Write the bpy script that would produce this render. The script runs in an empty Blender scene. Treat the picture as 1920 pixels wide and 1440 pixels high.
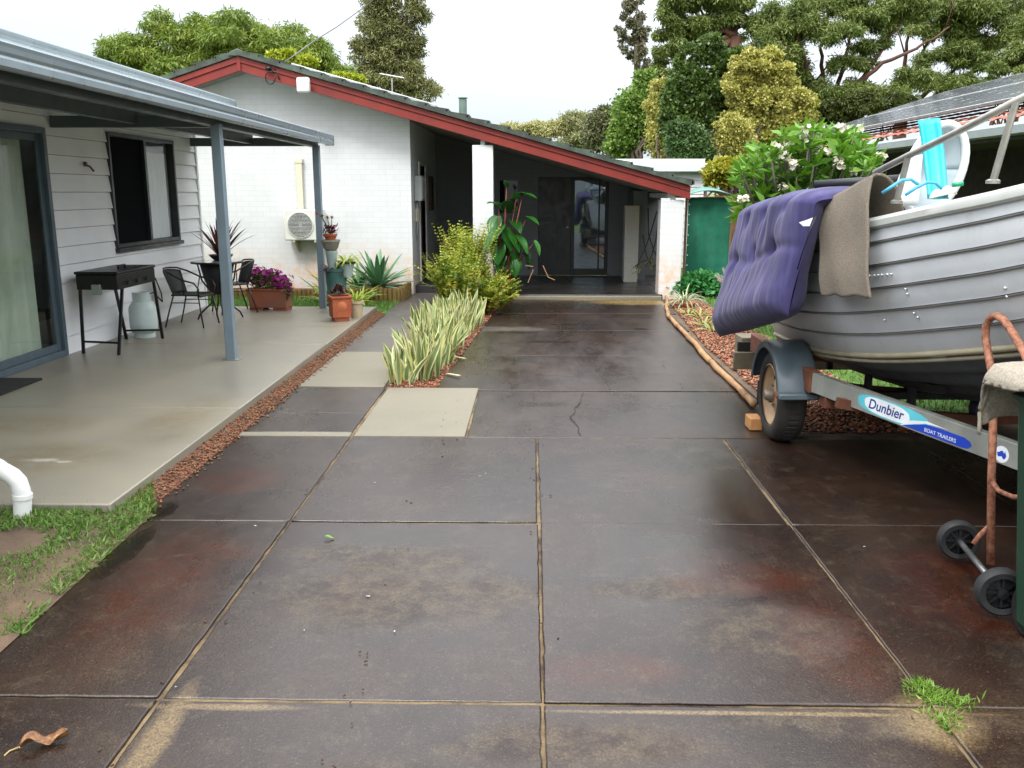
import bpy, bmesh, math, random
import numpy as np
from mathutils import Vector, Matrix, Euler, noise as mnoise
random.seed(7); RNG=np.random.default_rng(11)
R=math.radians; PI=math.pi
scene=bpy.context.scene; COL=scene.collection

# ---------------------------------------------------------------- camera geometry
F=1668.0; PITCH=math.atan(360/F); YAW=math.atan(36*math.cos(PITCH)/F); CAMH=1.7
def ray(u,v):
    x=(u-960)/F; y=-(v-720)/F
    Y=math.cos(PITCH)+math.sin(PITCH)*y; Z=-math.sin(PITCH)+math.cos(PITCH)*y
    return Vector((x*math.cos(YAW)-Y*math.sin(YAW), x*math.sin(YAW)+Y*math.cos(YAW), Z))
O=Vector((0,0,CAMH))
def G(u,v,z=0.0):
    r=ray(u,v); return O+r*((z-CAMH)/r.z)
def PY(u,v,Y):
    r=ray(u,v); return O+r*(Y/r.y)
def PX(u,v,X):
    r=ray(u,v); return O+r*(X/r.x)
def PL(u,v,p,n):
    r=ray(u,v); return O+r*((Vector(p)-O).dot(n)/r.dot(n))
cd=bpy.data.cameras.new('camera'); cam=bpy.data.objects.new('camera',cd); COL.objects.link(cam)
cd.sensor_width=36; cd.lens=36*F/1920; cd.clip_end=3000; cd.clip_start=.05
cam.location=O; cam.rotation_euler=(PI/2-PITCH,0,YAW); scene.camera=cam

# ---------------------------------------------------------------- light
SUN_EL,SUN_AZ=52,200
w=bpy.data.worlds.new('World'); scene.world=w; w.use_nodes=True
nt=w.node_tree; bg=nt.nodes['Background']
sky=nt.nodes.new('ShaderNodeTexSky'); sky.sky_type='NISHITA'; sky.sun_disc=False
sky.sun_elevation=R(SUN_EL); sky.sun_rotation=R(SUN_AZ); sky.air_density=1.0; sky.dust_density=3.0
# overcast veil of cloud over the clear sky (brighter towards the zenith, as overcast skies are)
tc=nt.nodes.new('ShaderNodeTexCoord'); sep=nt.nodes.new('ShaderNodeSeparateXYZ'); nt.links.new(tc.outputs['Generated'],sep.inputs[0])
rmp=nt.nodes.new('ShaderNodeValToRGB'); nt.links.new(sep.outputs['Z'],rmp.inputs[0])
e=rmp.color_ramp.elements; e[0].position=0.0; e[0].color=(.150,.166,.180,1); e[1].position=.75; e[1].color=(1,1.01,1.03,1)
x=e.new(.25); x.color=(.265,.281,.298,1)
cn=nt.nodes.new('ShaderNodeTexNoise'); cn.inputs['Scale'].default_value=1.3; cn.inputs['Detail'].default_value=5
mp=nt.nodes.new('ShaderNodeMapping'); mp.inputs['Scale'].default_value=(1,1,3.5); nt.links.new(tc.outputs['Generated'],mp.inputs[0]); nt.links.new(mp.outputs[0],cn.inputs['Vector'])
cm=nt.nodes.new('ShaderNodeMapRange'); cm.inputs['From Min'].default_value=.3; cm.inputs['From Max'].default_value=.7; cm.inputs['To Min'].default_value=.80; cm.inputs['To Max'].default_value=1.08
nt.links.new(cn.outputs['Fac'],cm.inputs['Value'])
ml=nt.nodes.new('ShaderNodeVectorMath'); ml.operation='SCALE'; nt.links.new(rmp.outputs[0],ml.inputs[0]); nt.links.new(cm.outputs[0],ml.inputs['Scale'])
m2=nt.nodes.new('ShaderNodeVectorMath'); m2.operation='SCALE'; nt.links.new(ml.outputs[0],m2.inputs[0]); m2.inputs['Scale'].default_value=24.0
mx=nt.nodes.new('ShaderNodeMix'); mx.data_type='RGBA'; mx.inputs[0].default_value=.93
nt.links.new(sky.outputs[0],mx.inputs[6]); nt.links.new(m2.outputs[0],mx.inputs[7]); nt.links.new(mx.outputs[2],bg.inputs['Color'])
bg.inputs['Strength'].default_value=0.11
sl=bpy.data.lights.new('sun','SUN'); sl.energy=1.4; sl.angle=R(15); sl.color=(1,.97,.92)
so=bpy.data.objects.new('sun',sl); COL.objects.link(so); so.location=(0,0,30)
so.rotation_euler=(R(90-SUN_EL),0,R(180-SUN_AZ)+PI)
sv=Vector((math.sin(R(SUN_AZ))*math.cos(R(SUN_EL)),math.cos(R(SUN_AZ))*math.cos(R(SUN_EL)),math.sin(R(SUN_EL))))
so.rotation_euler=sv.to_track_quat('Z','Y').to_euler()
scene.view_settings.view_transform='Standard'; scene.view_settings.look='None'; scene.view_settings.exposure=0.95; scene.view_settings.gamma=1

# ---------------------------------------------------------------- materials
def lin(h):
    if not isinstance(h,str): return tuple(h)[:3]
    h=h.lstrip('#'); o=[]
    for i in(0,2,4):
        c=int(h[i:i+2],16)/255; o.append(c/12.92 if c<=.04045 else ((c+.055)/1.055)**2.4)
    return tuple(o)
def c4(c,k=1): return tuple(min(1,max(0,v*k)) for v in lin(c))+(1,)
class MT:
    """small helper round one node material"""
    def __init__(s,name):
        s.m=bpy.data.materials.new(name); s.m.use_nodes=True; s.t=s.m.node_tree; s.b=s.t.nodes['Principled BSDF']
        s.tc=s.n('ShaderNodeTexCoord'); s.vec=s.tc.outputs['Object']
    def n(s,k,**kw):
        q=s.t.nodes.new(k)
        for a,v in kw.items(): setattr(q,a,v)
        return q
    def l(s,a,b): s.t.links.new(a,b)
    def world(s): s.vec=s.n('ShaderNodeNewGeometry').outputs['Position']
    def scaled(s,v):
        m=s.n('ShaderNodeMapping'); m.inputs['Scale'].default_value=v; s.l(s.vec,m.inputs[0]); return m.outputs[0]
    def noise(s,scale,detail=4,rough=.55,vec=None,dist=0):
        q=s.n('ShaderNodeTexNoise'); q.inputs['Scale'].default_value=scale; q.inputs['Detail'].default_value=detail; q.inputs['Roughness'].default_value=rough
        q.inputs['Distortion'].default_value=dist
        s.l(vec or s.vec,q.inputs['Vector']); return q.outputs['Fac']
    def ramp(s,f,stops):
        q=s.n('ShaderNodeValToRGB'); s.l(f,q.inputs[0]); e=q.color_ramp.elements
        while len(e)<len(stops): e.new(.5)
        for i,(p,c) in enumerate(stops): e[i].position=p; e[i].color=c4(c) if not isinstance(c,(int,float)) else (c,c,c,1)
        return q.outputs[0]
    def mr(s,f,a,b,c=0,d=1):
        q=s.n('ShaderNodeMapRange'); s.l(f,q.inputs['Value'])
        for k,v in zip(('From Min','From Max','To Min','To Max'),(a,b,c,d)): q.inputs[k].default_value=v
        return q.outputs[0]
    def math(s,op,a,b=None,clamp=False):
        q=s.n('ShaderNodeMath',operation=op,use_clamp=clamp)
        for i,v in enumerate((a,b)):
            if v is None: continue
            if isinstance(v,(int,float)): q.inputs[i].default_value=v
            else: s.l(v,q.inputs[i])
        return q.outputs[0]
    def mix(s,f,a,b,mode='MIX'):
        q=s.n('ShaderNodeMix',data_type='RGBA',blend_type=mode)
        for sock,v in ((q.inputs[0],f),(q.inputs[6],a),(q.inputs[7],b)):
            if isinstance(v,(int,float)): sock.default_value=v
            elif isinstance(v,(str,tuple)): sock.default_value=c4(v)
            else: s.l(v,sock)
        return q.outputs[2]
    def rnd(s): return s.n('ShaderNodeNewGeometry').outputs['Random Per Island']
    def col(s,c):
        if isinstance(c,(str,tuple)): s.b.inputs['Base Color'].default_value=c4(c)
        else: s.l(c,s.b.inputs['Base Color'])
    def rough(s,r):
        if isinstance(r,(int,float)): s.b.inputs['Roughness'].default_value=r
        else: s.l(r,s.b.inputs['Roughness'])
    def bump(s,f,strength=.3,dist=.01,prev=None):
        q=s.n('ShaderNodeBump'); q.inputs['Strength'].default_value=strength; q.inputs['Distance'].default_value=dist
        s.l(f,q.inputs['Height'])
        if prev is not None: s.l(prev,q.inputs['Normal'])
        s.l(q.outputs[0],s.b.inputs['Normal']); return q.outputs[0]
    def spots(s,lst,nz,amp=.5):
        """soft irregular stains at world x,y; lst of (x,y,rx,ry)"""
        tot=None
        sp=s.n('ShaderNodeSeparateXYZ'); s.l(s.vec,sp.inputs[0])
        for (x,y,rx,ry) in lst:
            a=s.math('DIVIDE',s.math('SUBTRACT',sp.outputs['X'],x),rx); b=s.math('DIVIDE',s.math('SUBTRACT',sp.outputs['Y'],y),ry)
            d=s.math('SQRT',s.math('ADD',s.math('MULTIPLY',a,a),s.math('MULTIPLY',b,b)))
            d=s.math('ADD',d,s.math('MULTIPLY',s.math('SUBTRACT',nz,.5),amp*4))
            f=s.mr(d,1.28,.62); tot=f if tot is None else s.math('MAXIMUM',tot,f)
        return tot
MATS={}
def mat(name,c,c2=None,rough=.6,scale=6,var=.18,bump=0,bscale=80,bdist=.004,metal=0,spec=.5,rvar=.1,detail=5):
    if name in MATS: return MATS[name]
    t=MT(name); a=lin(c); b=lin(c2) if c2 else tuple(min(1,k*(1+var)) for k in a)
    if not c2: a=tuple(k*(1-var) for k in a)
    f=t.noise(scale,detail,.6); t.col(t.ramp(f,[(.3,a),(.7,b)]))
    t.rough(t.mr(t.noise(scale*1.7,4),.3,.7,max(.03,rough-rvar),min(1,rough+rvar)))
    t.b.inputs['Metallic'].default_value=metal; t.b.inputs['Specular IOR Level'].default_value=spec
    if bump: t.bump(t.noise(bscale,5,.65),bump,bdist)
    MATS[name]=t.m; return t.m
def leafmat(name,cols,trans=.25,rough=.45,spec=.4,nscale=.9):
    """per-leaf random colour plus a slow drift through the plant; thin translucent leaves"""
    if name in MATS: return MATS[name]
    t=MT(name); n=len(cols)
    f=t.math('ADD',t.math('MULTIPLY',t.rnd(),.6),t.math('MULTIPLY',t.mr(t.noise(nscale,3),.3,.7),.4))
    c=t.ramp(f,[(.05+.9*i/(n-1),tuple(k*.8 for k in lin(q))) for i,q in enumerate(cols)])
    t.col(c); t.rough(rough); t.b.inputs['Specular IOR Level'].default_value=spec
    tr=t.n('ShaderNodeBsdfTranslucent'); t.l(c,tr.inputs[0]); ms=t.n('ShaderNodeMixShader'); ms.inputs[0].default_value=trans
    out=t.t.nodes['Material Output']; t.l(t.b.outputs[0],ms.inputs[1]); t.l(tr.outputs[0],ms.inputs[2]); t.l(ms.outputs[0],out.inputs['Surface'])
    MATS[name]=t.m; return t.m

# ---------------------------------------------------------------- mesh helpers
class MB:
    def __init__(s): s.v=[]; s.f=[]
    def add(s,vs,fs):
        o=len(s.v); s.v+= [tuple(p) for p in vs]; s.f+=[tuple(i+o for i in q) for q in fs]; return s
    def box(s,lo,hi):
        x0,y0,z0=lo; x1,y1,z1=hi
        return s.add([(x0,y0,z0),(x1,y0,z0),(x1,y1,z0),(x0,y1,z0),(x0,y0,z1),(x1,y0,z1),(x1,y1,z1),(x0,y1,z1)],
              [(0,3,2,1),(4,5,6,7),(0,1,5,4),(1,2,6,5),(2,3,7,6),(3,0,4,7)])
    def cbox(s,c,size,rot=None):
        m=MB().box([-k/2 for k in size],[k/2 for k in size]); q=Euler(rot or (0,0,0)).to_matrix()
        return s.add([q@Vector(p)+Vector(c) for p in m.v],m.f)
    def bar(s,a,b,w,h,up=(0,0,1)):
        a=Vector(a);b=Vector(b);d=(b-a).normalized();sd=d.cross(Vector(up))
        if sd.length<1e-4: sd=d.cross(Vector((1,0,0)))
        sd.normalize(); u=sd.cross(d)
        vs=[p+sd*(i*w/2)+u*(j*h/2) for p in(a,b) for i,j in((-1,-1),(1,-1),(1,1),(-1,1))]
        return s.add(vs,[(0,1,2,3),(7,6,5,4),(0,4,5,1),(1,5,6,2),(2,6,7,3),(3,7,4,0)])
    def tube(s,pts,r,n=8,cap=True):
        pts=[Vector(p) for p in pts]; k=len(pts); rs=list(r) if hasattr(r,'__len__') else [r]*k
        t0=(pts[1]-pts[0]).normalized(); ref=Vector((0,0,1)) if abs(t0.z)<.9 else Vector((1,0,0)); nn=t0.cross(ref).normalized()
        vs=[]
        for i,p in enumerate(pts):
            t=((pts[min(i+1,k-1)]-pts[max(i-1,0)])).normalized()
            nn=(nn-t*nn.dot(t)); nn.normalize(); bb=t.cross(nn)
            for j in range(n):
                a=2*PI*j/n; vs.append(p+(nn*math.cos(a)+bb*math.sin(a))*rs[i])
        fs=[(i*n+j,i*n+(j+1)%n,(i+1)*n+(j+1)%n,(i+1)*n+j) for i in range(k-1) for j in range(n)]
        if cap: fs+= [tuple(range(n-1,-1,-1)),tuple((k-1)*n+j for j in range(n))]
        return s.add(vs,fs)
    def lathe(s,c,prof,n=24,axis='z',cap=True):
        c=Vector(c); vs=[]
        for r,h in prof:
            for j in range(n):
                a=2*PI*j/n; x,y=r*math.cos(a),r*math.sin(a)
                p={'z':(x,y,h),'x':(h,x,y),'y':(y,h,x)}[axis]; vs.append(c+Vector(p))
        k=len(prof); fs=[(i*n+j,i*n+(j+1)%n,(i+1)*n+(j+1)%n,(i+1)*n+j) for i in range(k-1) for j in range(n)]
        if cap: fs+=[tuple(range(n-1,-1,-1)),tuple((k-1)*n+j for j in range(n))]
        return s.add(vs,fs)
    def poly(s,pts): return s.add(pts,[tuple(range(len(pts)))])
    def prism(s,pts,d):
        d=Vector(d); n=len(pts); vs=[Vector(p) for p in pts]+[Vector(p)+d for p in pts]
        return s.add(vs,[tuple(range(n-1,-1,-1)),tuple(range(n,2*n))]+[(i,(i+1)%n,n+(i+1)%n,n+i) for i in range(n)])
    def grid(s,fn,nu,nv):
        vs=[fn(i/nu,j/nv) for i in range(nu+1) for j in range(nv+1)]
        return s.add(vs,[(i*(nv+1)+j,(i+1)*(nv+1)+j,(i+1)*(nv+1)+j+1,i*(nv+1)+j+1) for i in range(nu) for j in range(nv)])
    def build(s,name,m,parent=None,loc=None,bevel=0,smooth=False,sub=0,solid=0,seg=2,auto=None):
        L=ORIG.get(parent.name,Vector()) if parent else Vector(loc or (0,0,0))
        me=bpy.data.meshes.new(name); me.from_pydata([tuple(Vector(p)-L) for p in s.v],[],s.f); me.update()
        bm=bmesh.new(); bm.from_mesh(me); bmesh.ops.recalc_face_normals(bm,faces=bm.faces); bm.to_mesh(me); bm.free()
        return finish(name,me,m,parent,L,bevel,smooth,sub,solid,seg,auto)
ORIG={}
def finish(name,me,m,parent,L,bevel=0,smooth=False,sub=0,solid=0,seg=2,auto=None):
    o=bpy.data.objects.new(name,me); COL.objects.link(o)
    if m: me.materials.append(m)
    if parent: o.parent=parent
    else: o.location=L
    ORIG[o.name]=Vector(L)
    if solid: q=o.modifiers.new('s','SOLIDIFY'); q.thickness=solid; q.offset=0
    if bevel: q=o.modifiers.new('b','BEVEL'); q.width=bevel; q.segments=seg; q.limit_method='ANGLE'; q.angle_limit=R(40)
    if sub: q=o.modifiers.new('u','SUBSURF'); q.levels=sub; q.render_levels=sub
    if smooth or sub or bevel: me.polygons.foreach_set('use_smooth',[True]*len(me.polygons))
    if auto is not None or bevel:
        me.polygons.foreach_set('use_smooth',[True]*len(me.polygons))
        if hasattr(me,'set_sharp_from_angle') : me.set_sharp_from_angle(angle=R(auto or 40))
    return o
def tag(o,label=None,cat=None,group=None,kind=None):
    if label: o['label']=label
    if cat: o['category']=cat
    if group: o['group']=group
    if kind: o['kind']=kind
    return o
def thing(name,label,cat,loc=(0,0,0),group=None):
    o=bpy.data.objects.new(name,None); o.empty_display_size=.1; COL.objects.link(o); o.location=loc; ORIG[o.name]=Vector(loc)
    return tag(o,label,cat,group)
def copy_tree(o,parent=None):
    c=o.copy(); COL.objects.link(c); c.parent=parent; ORIG[c.name]=ORIG.get(o.name,Vector())
    for ch in [k for k in bpy.data.objects if k.parent==o]: copy_tree(ch,c)
    return c
def npmesh(name,V,Q):
    """V (n,3) array, Q (m,k) faces of equal size"""
    me=bpy.data.meshes.new(name); m,k=Q.shape
    me.vertices.add(len(V)); me.vertices.foreach_set('co',V.astype(np.float32).ravel())
    me.loops.add(m*k); me.loops.foreach_set('vertex_index',Q.astype(np.int32).ravel())
    me.polygons.add(m); me.polygons.foreach_set('loop_start',(np.arange(m)*k).astype(np.int32)); me.polygons.foreach_set('loop_total',np.full(m,k,np.int32))
    me.update(calc_edges=True); return me
def nrm(a): return a/np.maximum(1e-6,np.linalg.norm(a,axis=1,keepdims=True))
def leafmesh(name,P,D,L,W,fold=.15):
    """leaf blades: two-quad folded lozenge from base P along D"""
    n=len(P); L=np.broadcast_to(np.asarray(L,float),(n,))[:,None]; W=np.broadcast_to(np.asarray(W,float),(n,))[:,None]
    S=nrm(np.cross(D,RNG.normal(size=(n,3)))); N=np.cross(S,D)
    a=P; b=P+D*L*.5+S*W*.5+N*W*fold; c=P+D*L-N*L*.08; d=P+D*L*.5-S*W*.5+N*W*fold
    V=np.stack([a,b,c,d],1).reshape(-1,3); q=np.arange(n)[:,None]*4
    Q=np.concatenate([q+np.array([[0,1,2,3]])],0)
    return npmesh(name,V,Q)
def cloud(clumps,n,shell=.55,droop=.2,out=.6,blur=.12):
    """points and leaf directions spread through ellipsoid clumps (cx,cy,cz,rx,ry,rz); n in proportion to their size"""
    C=np.array(clumps,float); wt=(C[:,3]*C[:,5])**.9; wt/=wt.sum(); idx=RNG.choice(len(C),n,p=wt)
    d=nrm(RNG.normal(size=(n,3))); r=RNG.random(n)**(1/3)*(1-shell)+shell*(1-.25*RNG.random(n)**2)
    # ragged surface
    ph=C[idx,0]*3.1+C[idx,2]*1.7
    r*= .86+.14*np.sin(d[:,0]*6+ph)*np.sin(d[:,1]*5+ph*1.3)*np.sin(d[:,2]*7+ph*.7)*2
    P=C[idx,:3]+d*C[idx,3:6]*r[:,None]+RNG.normal(size=(n,3))*C[idx,3:6]*blur
    D=nrm(d*out+RNG.normal(size=(n,3))*.7+np.array([[0,0,-droop]]))
    return P,D
def sub_clumps(big,k,rs=(.3,.5)):
    """smaller clumps scattered on the surface of a few big ones"""
    o=[]
    for c in big:
        for _ in range(k):
            d=nrm(RNG.normal(size=(1,3)))[0]; 
            if d[2]<-.5: d[2]*=-.6
            q=RNG.uniform(*rs); f=RNG.uniform(.62,1.08)
            o.append((c[0]+d[0]*c[3]*f,c[1]+d[1]*c[4]*f,c[2]+d[2]*c[5]*f,c[3]*q,c[4]*q,c[5]*q*.85))
    return o
def pxc(u,v,ru,rv,Y,dy=None):
    p=PY(u,v,Y); s=Y/F*1.02; return (p.x,p.y+(dy or 0),p.z,ru*s,max(ru,rv)*s*.8,rv*s)
# ================================================================ GROUND
def m_drive():
    t=MT('stained_concrete'); t.world()
    big=t.noise(1.1,8,.68,dist=.5); mid=t.noise(2.6,9,.74); fine=t.noise(120,3,.7)
    st=t.noise(1.0,6,.7,vec=t.scaled((1.0,.35,1)))
    c=t.ramp(big,[(.26,'#140b07'),(.4,'#22150e'),(.53,'#302017'),(.66,'#3f2e20'),(.8,'#4d3d29')])
    c=t.mix(t.mr(t.rnd(),0,1,0,.35),c,'#2a1e1d')
    # worn sandy patches, rusty patches, dark damp patches
    wear=t.spots([(-.62,3.55,.55,.3),(.62,3.62,.35,.12),(-.2,3.6,.3,.14),(.95,3.25,.3,.25),(1.1,2.65,.45,.09),(-.6,3.9,.35,.2),(1.15,5.6,.2,.25),(-.95,4.0,.2,.12),(.1,2.5,.4,.12),(-.3,2.2,.5,.2),(.9,2.3,.4,.12),(2.1,2.9,.3,.5),(-.5,11.2,.6,.2)],mid,.32)
    rag=t.mr(t.noise(8,9,.78),.44,.58)
    c=t.mix(t.math('MULTIPLY',t.math('MULTIPLY',wear,rag),.42),c,'#6b5d47')
    rust=t.spots([(1.02,3.75,.26,.2),(1.18,3.2,.2,.4),(.75,3.7,.14,.1),(-1.62,3.6,.22,.6),(-1.55,4.0,.25,.14),(.28,2.95,.25,.12),(1.9,3.9,.3,.18),(1.2,2.9,.1,.1),(-1.75,5.1,.25,.25),(1.9,3.5,.35,.3)],mid,.3)
    c=t.mix(t.math('MULTIPLY',t.math('MULTIPLY',rust,t.mr(t.noise(5,9,.8),.4,.6,.3,1)),.85),c,'#46200f')
    oil=t.spots([(.75,4.16,.2,.09),(1.05,5.55,.3,.22),(.8,5.75,.14,.07),(-.2,10.9,.35,.12),(.2,10.2,.3,.08),(.6,11.6,.3,.1),(.3,13.6,.7,.45),(-.3,13.2,.4,.5),(1.5,11.2,.3,.12),(1.2,7.0,.25,.07),(0.1,7.1,.2,.1)],mid,.34)
    c=t.mix(t.math('MULTIPLY',oil,.7),c,'#1f1a10')
    tan=t.spots([(1.75,14.05,.75,.33),(.9,14.33,.5,.07)],mid,.12); c=t.mix(t.math('MULTIPLY',tan,.85),c,'#9a7f4a')
    sand=t.spots([(-1.19,2.50,.05,.3),(1.33,2.64,.13,.14),(-1.05,2.69,.25,.02),(.8,2.69,.7,.012)],t.noise(7,9,.75),.3); c=t.mix(t.math('MULTIPLY',sand,.7),c,'#86714f')
    wet=t.spots([(-1.95,4.0,.06,.3),(-2.0,4.55,.06,.15)],t.noise(9,3,.6),.2); c=t.mix(t.math('MULTIPLY',wet,.8),c,'#141211')
    c=t.mix(t.mr(t.noise(7,9,.78),.53,.66,0,.35),c,'#5d5140')
    grain=t.mr(fine,.3,.72,.72,1.28); c=t.mix(1.0,c,t.ramp(fine,[(.3,'#7d7d7d'),(.5,'#c8c8c8'),(.7,'#ffffff')]),'MULTIPLY')
    vo=t.n('ShaderNodeTexVoronoi'); vo.inputs['Scale'].default_value=95; t.l(t.vec,vo.inputs['Vector']); vs_=t.n('ShaderNodeSeparateColor'); t.l(vo.outputs['Color'],vs_.inputs[0])
    c=t.mix(t.math('MULTIPLY',t.mr(vs_.outputs[0],.76,.95,0,.12),t.mr(vo.outputs['Distance'],.45,.25)),c,'#8a7c68'); c=t.mix(t.math('MULTIPLY',t.mr(vs_.outputs[1],.75,.95,0,.3),t.mr(vo.outputs['Distance'],.45,.25)),c,'#120d0b')
    sp=t.mr(t.noise(260,2,.5),.66,.74,0,.15); c=t.mix(sp,c,'#a39a84')
    t.col(c)
    r=t.mr(st,.3,.7,.17,.46); r=t.math('ADD',r,t.math('MULTIPLY',wear,.25)); r=t.math('SUBTRACT',r,t.math('MULTIPLY',oil,.06)); r=t.math('SUBTRACT',r,t.math('MULTIPLY',wet,.3))
    gl=t.spots([(.9,5.45,.5,.5),(-.3,5.2,.9,.5),(-.2,4.0,.6,.8),(.55,3.7,.3,.5)],big,.4); r=t.math('SUBTRACT',r,t.math('MULTIPLY',gl,.1),True)
    t.rough(r); t.b.inputs['Specular IOR Level'].default_value=.5
    b=t.bump(fine,.35,.0025); t.bump(mid,.25,.006,b)
    return t.m
def m_pale(name,a,b,d):
    t=MT(name); t.world(); n1=t.noise(.55,6,.6,dist=.6); n2=t.noise(3.5,6,.7); n3=t.noise(140,3,.6)
    c=t.ramp(n1,[(.3,a),(.5,b),(.72,d)])
    c=t.mix(t.mr(n2,.45,.75,0,.45),c,d); c=t.mix(.5,c,t.ramp(n3,[(.3,'#b8b8b8'),(.7,'#ffffff')]),'MULTIPLY')
    return t,c,n1,n2,n3
DRIVE=m_drive()
t,c,n1,n2,n3=m_pale('patio_concrete','#77736a','#858073','#8e8775')
ws=t.spots([(-3.0,5.2,.5,.35),(-2.5,6.2,.25,.8),(-2.6,10.7,.35,.12),(-3.6,6.0,.5,.3)],n2,.4); c=t.mix(t.math('MULTIPLY',t.math('MULTIPLY',ws,t.mr(t.noise(7,9,.8),.42,.6,.15,1)),.5),c,'#6b5a36')
ch=t.spots([(-2.98,5.15,.10,.035),(-2.83,5.12,.05,.02)],t.noise(25,3,.6),.5); c=t.mix(t.math('MULTIPLY',ch,.6),c,'#b3b0a6')
t.col(c); t.rough(t.mr(n1,.3,.7,.25,.5)); b=t.bump(n3,.2,.002); t.bump(t.noise(6,4),.2,.004,b); PATIO=t.m
t,c,n1,n2,n3=m_pale('pale_new_concrete','#6a6556','#716c5d','#787262'); t.col(c); t.rough(.7); t.bump(n3,.25,.002); PALE=t.m
t=MT('joint_sand'); t.world(); t.col(t.ramp(t.noise(1.4,7,.75),[(.36,'#130e0a'),(.44,'#3f3325'),(.55,'#66563d'),(.7,'#7b6b4e')])); t.rough(.95); t.bump(t.noise(150,4,.7),.6,.004); SAND=t.m
SOIL=mat('sandy_soil','#64523f','#43352a',.95,3.5,bump=.6,bscale=60,bdist=.01)
t=MT('dry_grass_ground'); t.world(); t.col(t.ramp(t.noise(1.6,6,.7),[(.3,'#3d4a20'),(.5,'#5a6a2c'),(.7,'#7b7446')])); t.rough(.95); t.bump(t.noise(40,4,.7),.6,.02); TURF=t.m

def struct(name,mb,m,bevel=0,**k): return tag(mb.build(name,m,bevel=bevel,**k),kind='structure')
g=MB(); S=900
g.add([(-S,-S,-.06),(S,-S,-.06),(S,S,-.06),(-S,S,-.06)],[(0,1,2,3)]); struct('ground',g,TURF)
b=MB().box((-2.10,-3,-.05),(5.2,6.2,-.009)); b.box((-2.10,6.2,-.05),(1.9,14.52,-.009)); struct('driveway_base',b,SAND)
dv=MB()
def slab(x0,x1,y0,y1,g0=.006,z=0.0,mb=None,j=.004):
    r=lambda:random.uniform(-j,j)
    xa,xb=x0 if isinstance(x0,tuple) else (x0,x0)
    q=[(xa+g0+r(),y0+g0+r()),(x1-g0+r(),y0+g0+r()),(x1-g0+r(),y1-g0+r()),(xb+g0+r(),y1-g0+r())]
    z+=random.uniform(-.003,.003)
    if mb is None:
        qq=[]
        for a,b_ in zip(q,q[1:]+q[:1]):
            L=math.hypot(b_[0]-a[0],b_[1]-a[1]); n=max(2,int(L/.05))
            for i in range(n):
                t_=i/n; e_=.0035*mnoise.noise(Vector((a[0]*3+t_*L*7,a[1]*3+t_*L*9,0)))+.003*max(0,mnoise.noise(Vector((a[0]*9+t_*L*31,a[1]*5,t_*L*17)))-.15)*3
                nx_,ny_=-(b_[1]-a[1])/L,(b_[0]-a[0])/L; qq.append((a[0]+(b_[0]-a[0])*t_+nx_*e_,a[1]+(b_[1]-a[1])*t_+ny_*e_))
        q=qq
    (mb or dv).prism([(a,b_,-.03) for a,b_ in q],(0,0,.03+z))
for y0,y1 in((-2.4,-.7),(-.7,1.02),(1.02,2.735),(2.735,4.42),(4.42,6.08)):
    for x0,x1 in((-2.09,-1.27),(-1.27,.048),(.048,1.36),(1.36,2.68),(2.68,4.0),(4.0,5.2)): slab(x0,x1,y0,y1,.0065)
slab(-2.09,-1.285,6.2,6.78,.006); slab(-2.09,-1.285,6.78,7.70,.005)
slab(-.452,1.87,6.09,7.6,.006); XE=lambda y:-.84+(y-7.8)*.0597
for x1_,ya,yb in((1.86,7.61,9.3),(1.9,9.3,11.1),(2.0,11.1,12.7),(2.1,12.7,14.4)): slab((XE(ya),XE(yb)),x1_,ya,yb,.006)
struct('driveway',dv,DRIVE,bevel=.006)
# hairline cracks across the far slabs
pp=MB(); slab(-1.262,-.458,6.085,7.68,.004,.003,pp); slab(-2.08,-1.3,7.72,9.49,.004,.003,pp); slab(-2.09,-1.285,6.085,6.19,.004,.001,pp)
struct('path',pp,PALE,bevel=.005)
pp=MB()
for y0,y1 in((9.5,11.2),(11.2,12.9),(12.9,15.3)): slab(-2.09,-1.27,y0,y1,.006,0,pp)
t,c,n1,n2,n3=m_pale('worn_grey_concrete','#3f3a37','#4d4844','#5f5a54'); t.col(c); t.rough(.42); t.bump(n3,.25,.002); struct('path',pp,t.m,bevel=.005)
ck=MB()
def crack(pts,wd):
    pts=[Vector(p) for p in pts]; out=[]
    for a,b_ in zip(pts,pts[1:]):
        for i in range(6): 
            q=a.lerp(b_,i/6); out.append(q+Vector((random.uniform(-.02,.02),random.uniform(-.02,.02),0)))
    out.append(pts[-1])
    for a,b_ in zip(out,out[1:]):
        d=(b_-a).normalized(); s=Vector((-d.y,d.x,0))*wd*random.uniform(.5,1)
        ck.poly([a-s,b_-s*.9,b_+s*.9,a+s])
crack([G(1086,815,.0045),G(1072,780,.0045),G(1095,735,.0045)],.004); crack([G(1145,733,.0045),G(1130,700,.0045),G(1110,675,.0045)],.003)
crack([G(1020,655,.0045),G(1060,625,.0045),G(1040,600,.0045)],.004); crack([G(880,690,.0045),G(1060,706,.0045),G(1250,700,.0045)],.003)
struct('driveway_cracks',ck,mat('crack_dirt','#241f1b',rough=1))

# patio slab in three pours, with a grooved joint between
pt=MB()
for y0,y1 in((4.38,6.5),(6.505,9.4),(9.405,12.6)): pt.box((-6.2,y0,-.05),(-2.2,y1,.1))
struct('patio',pt,PATIO,bevel=.008)
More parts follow.
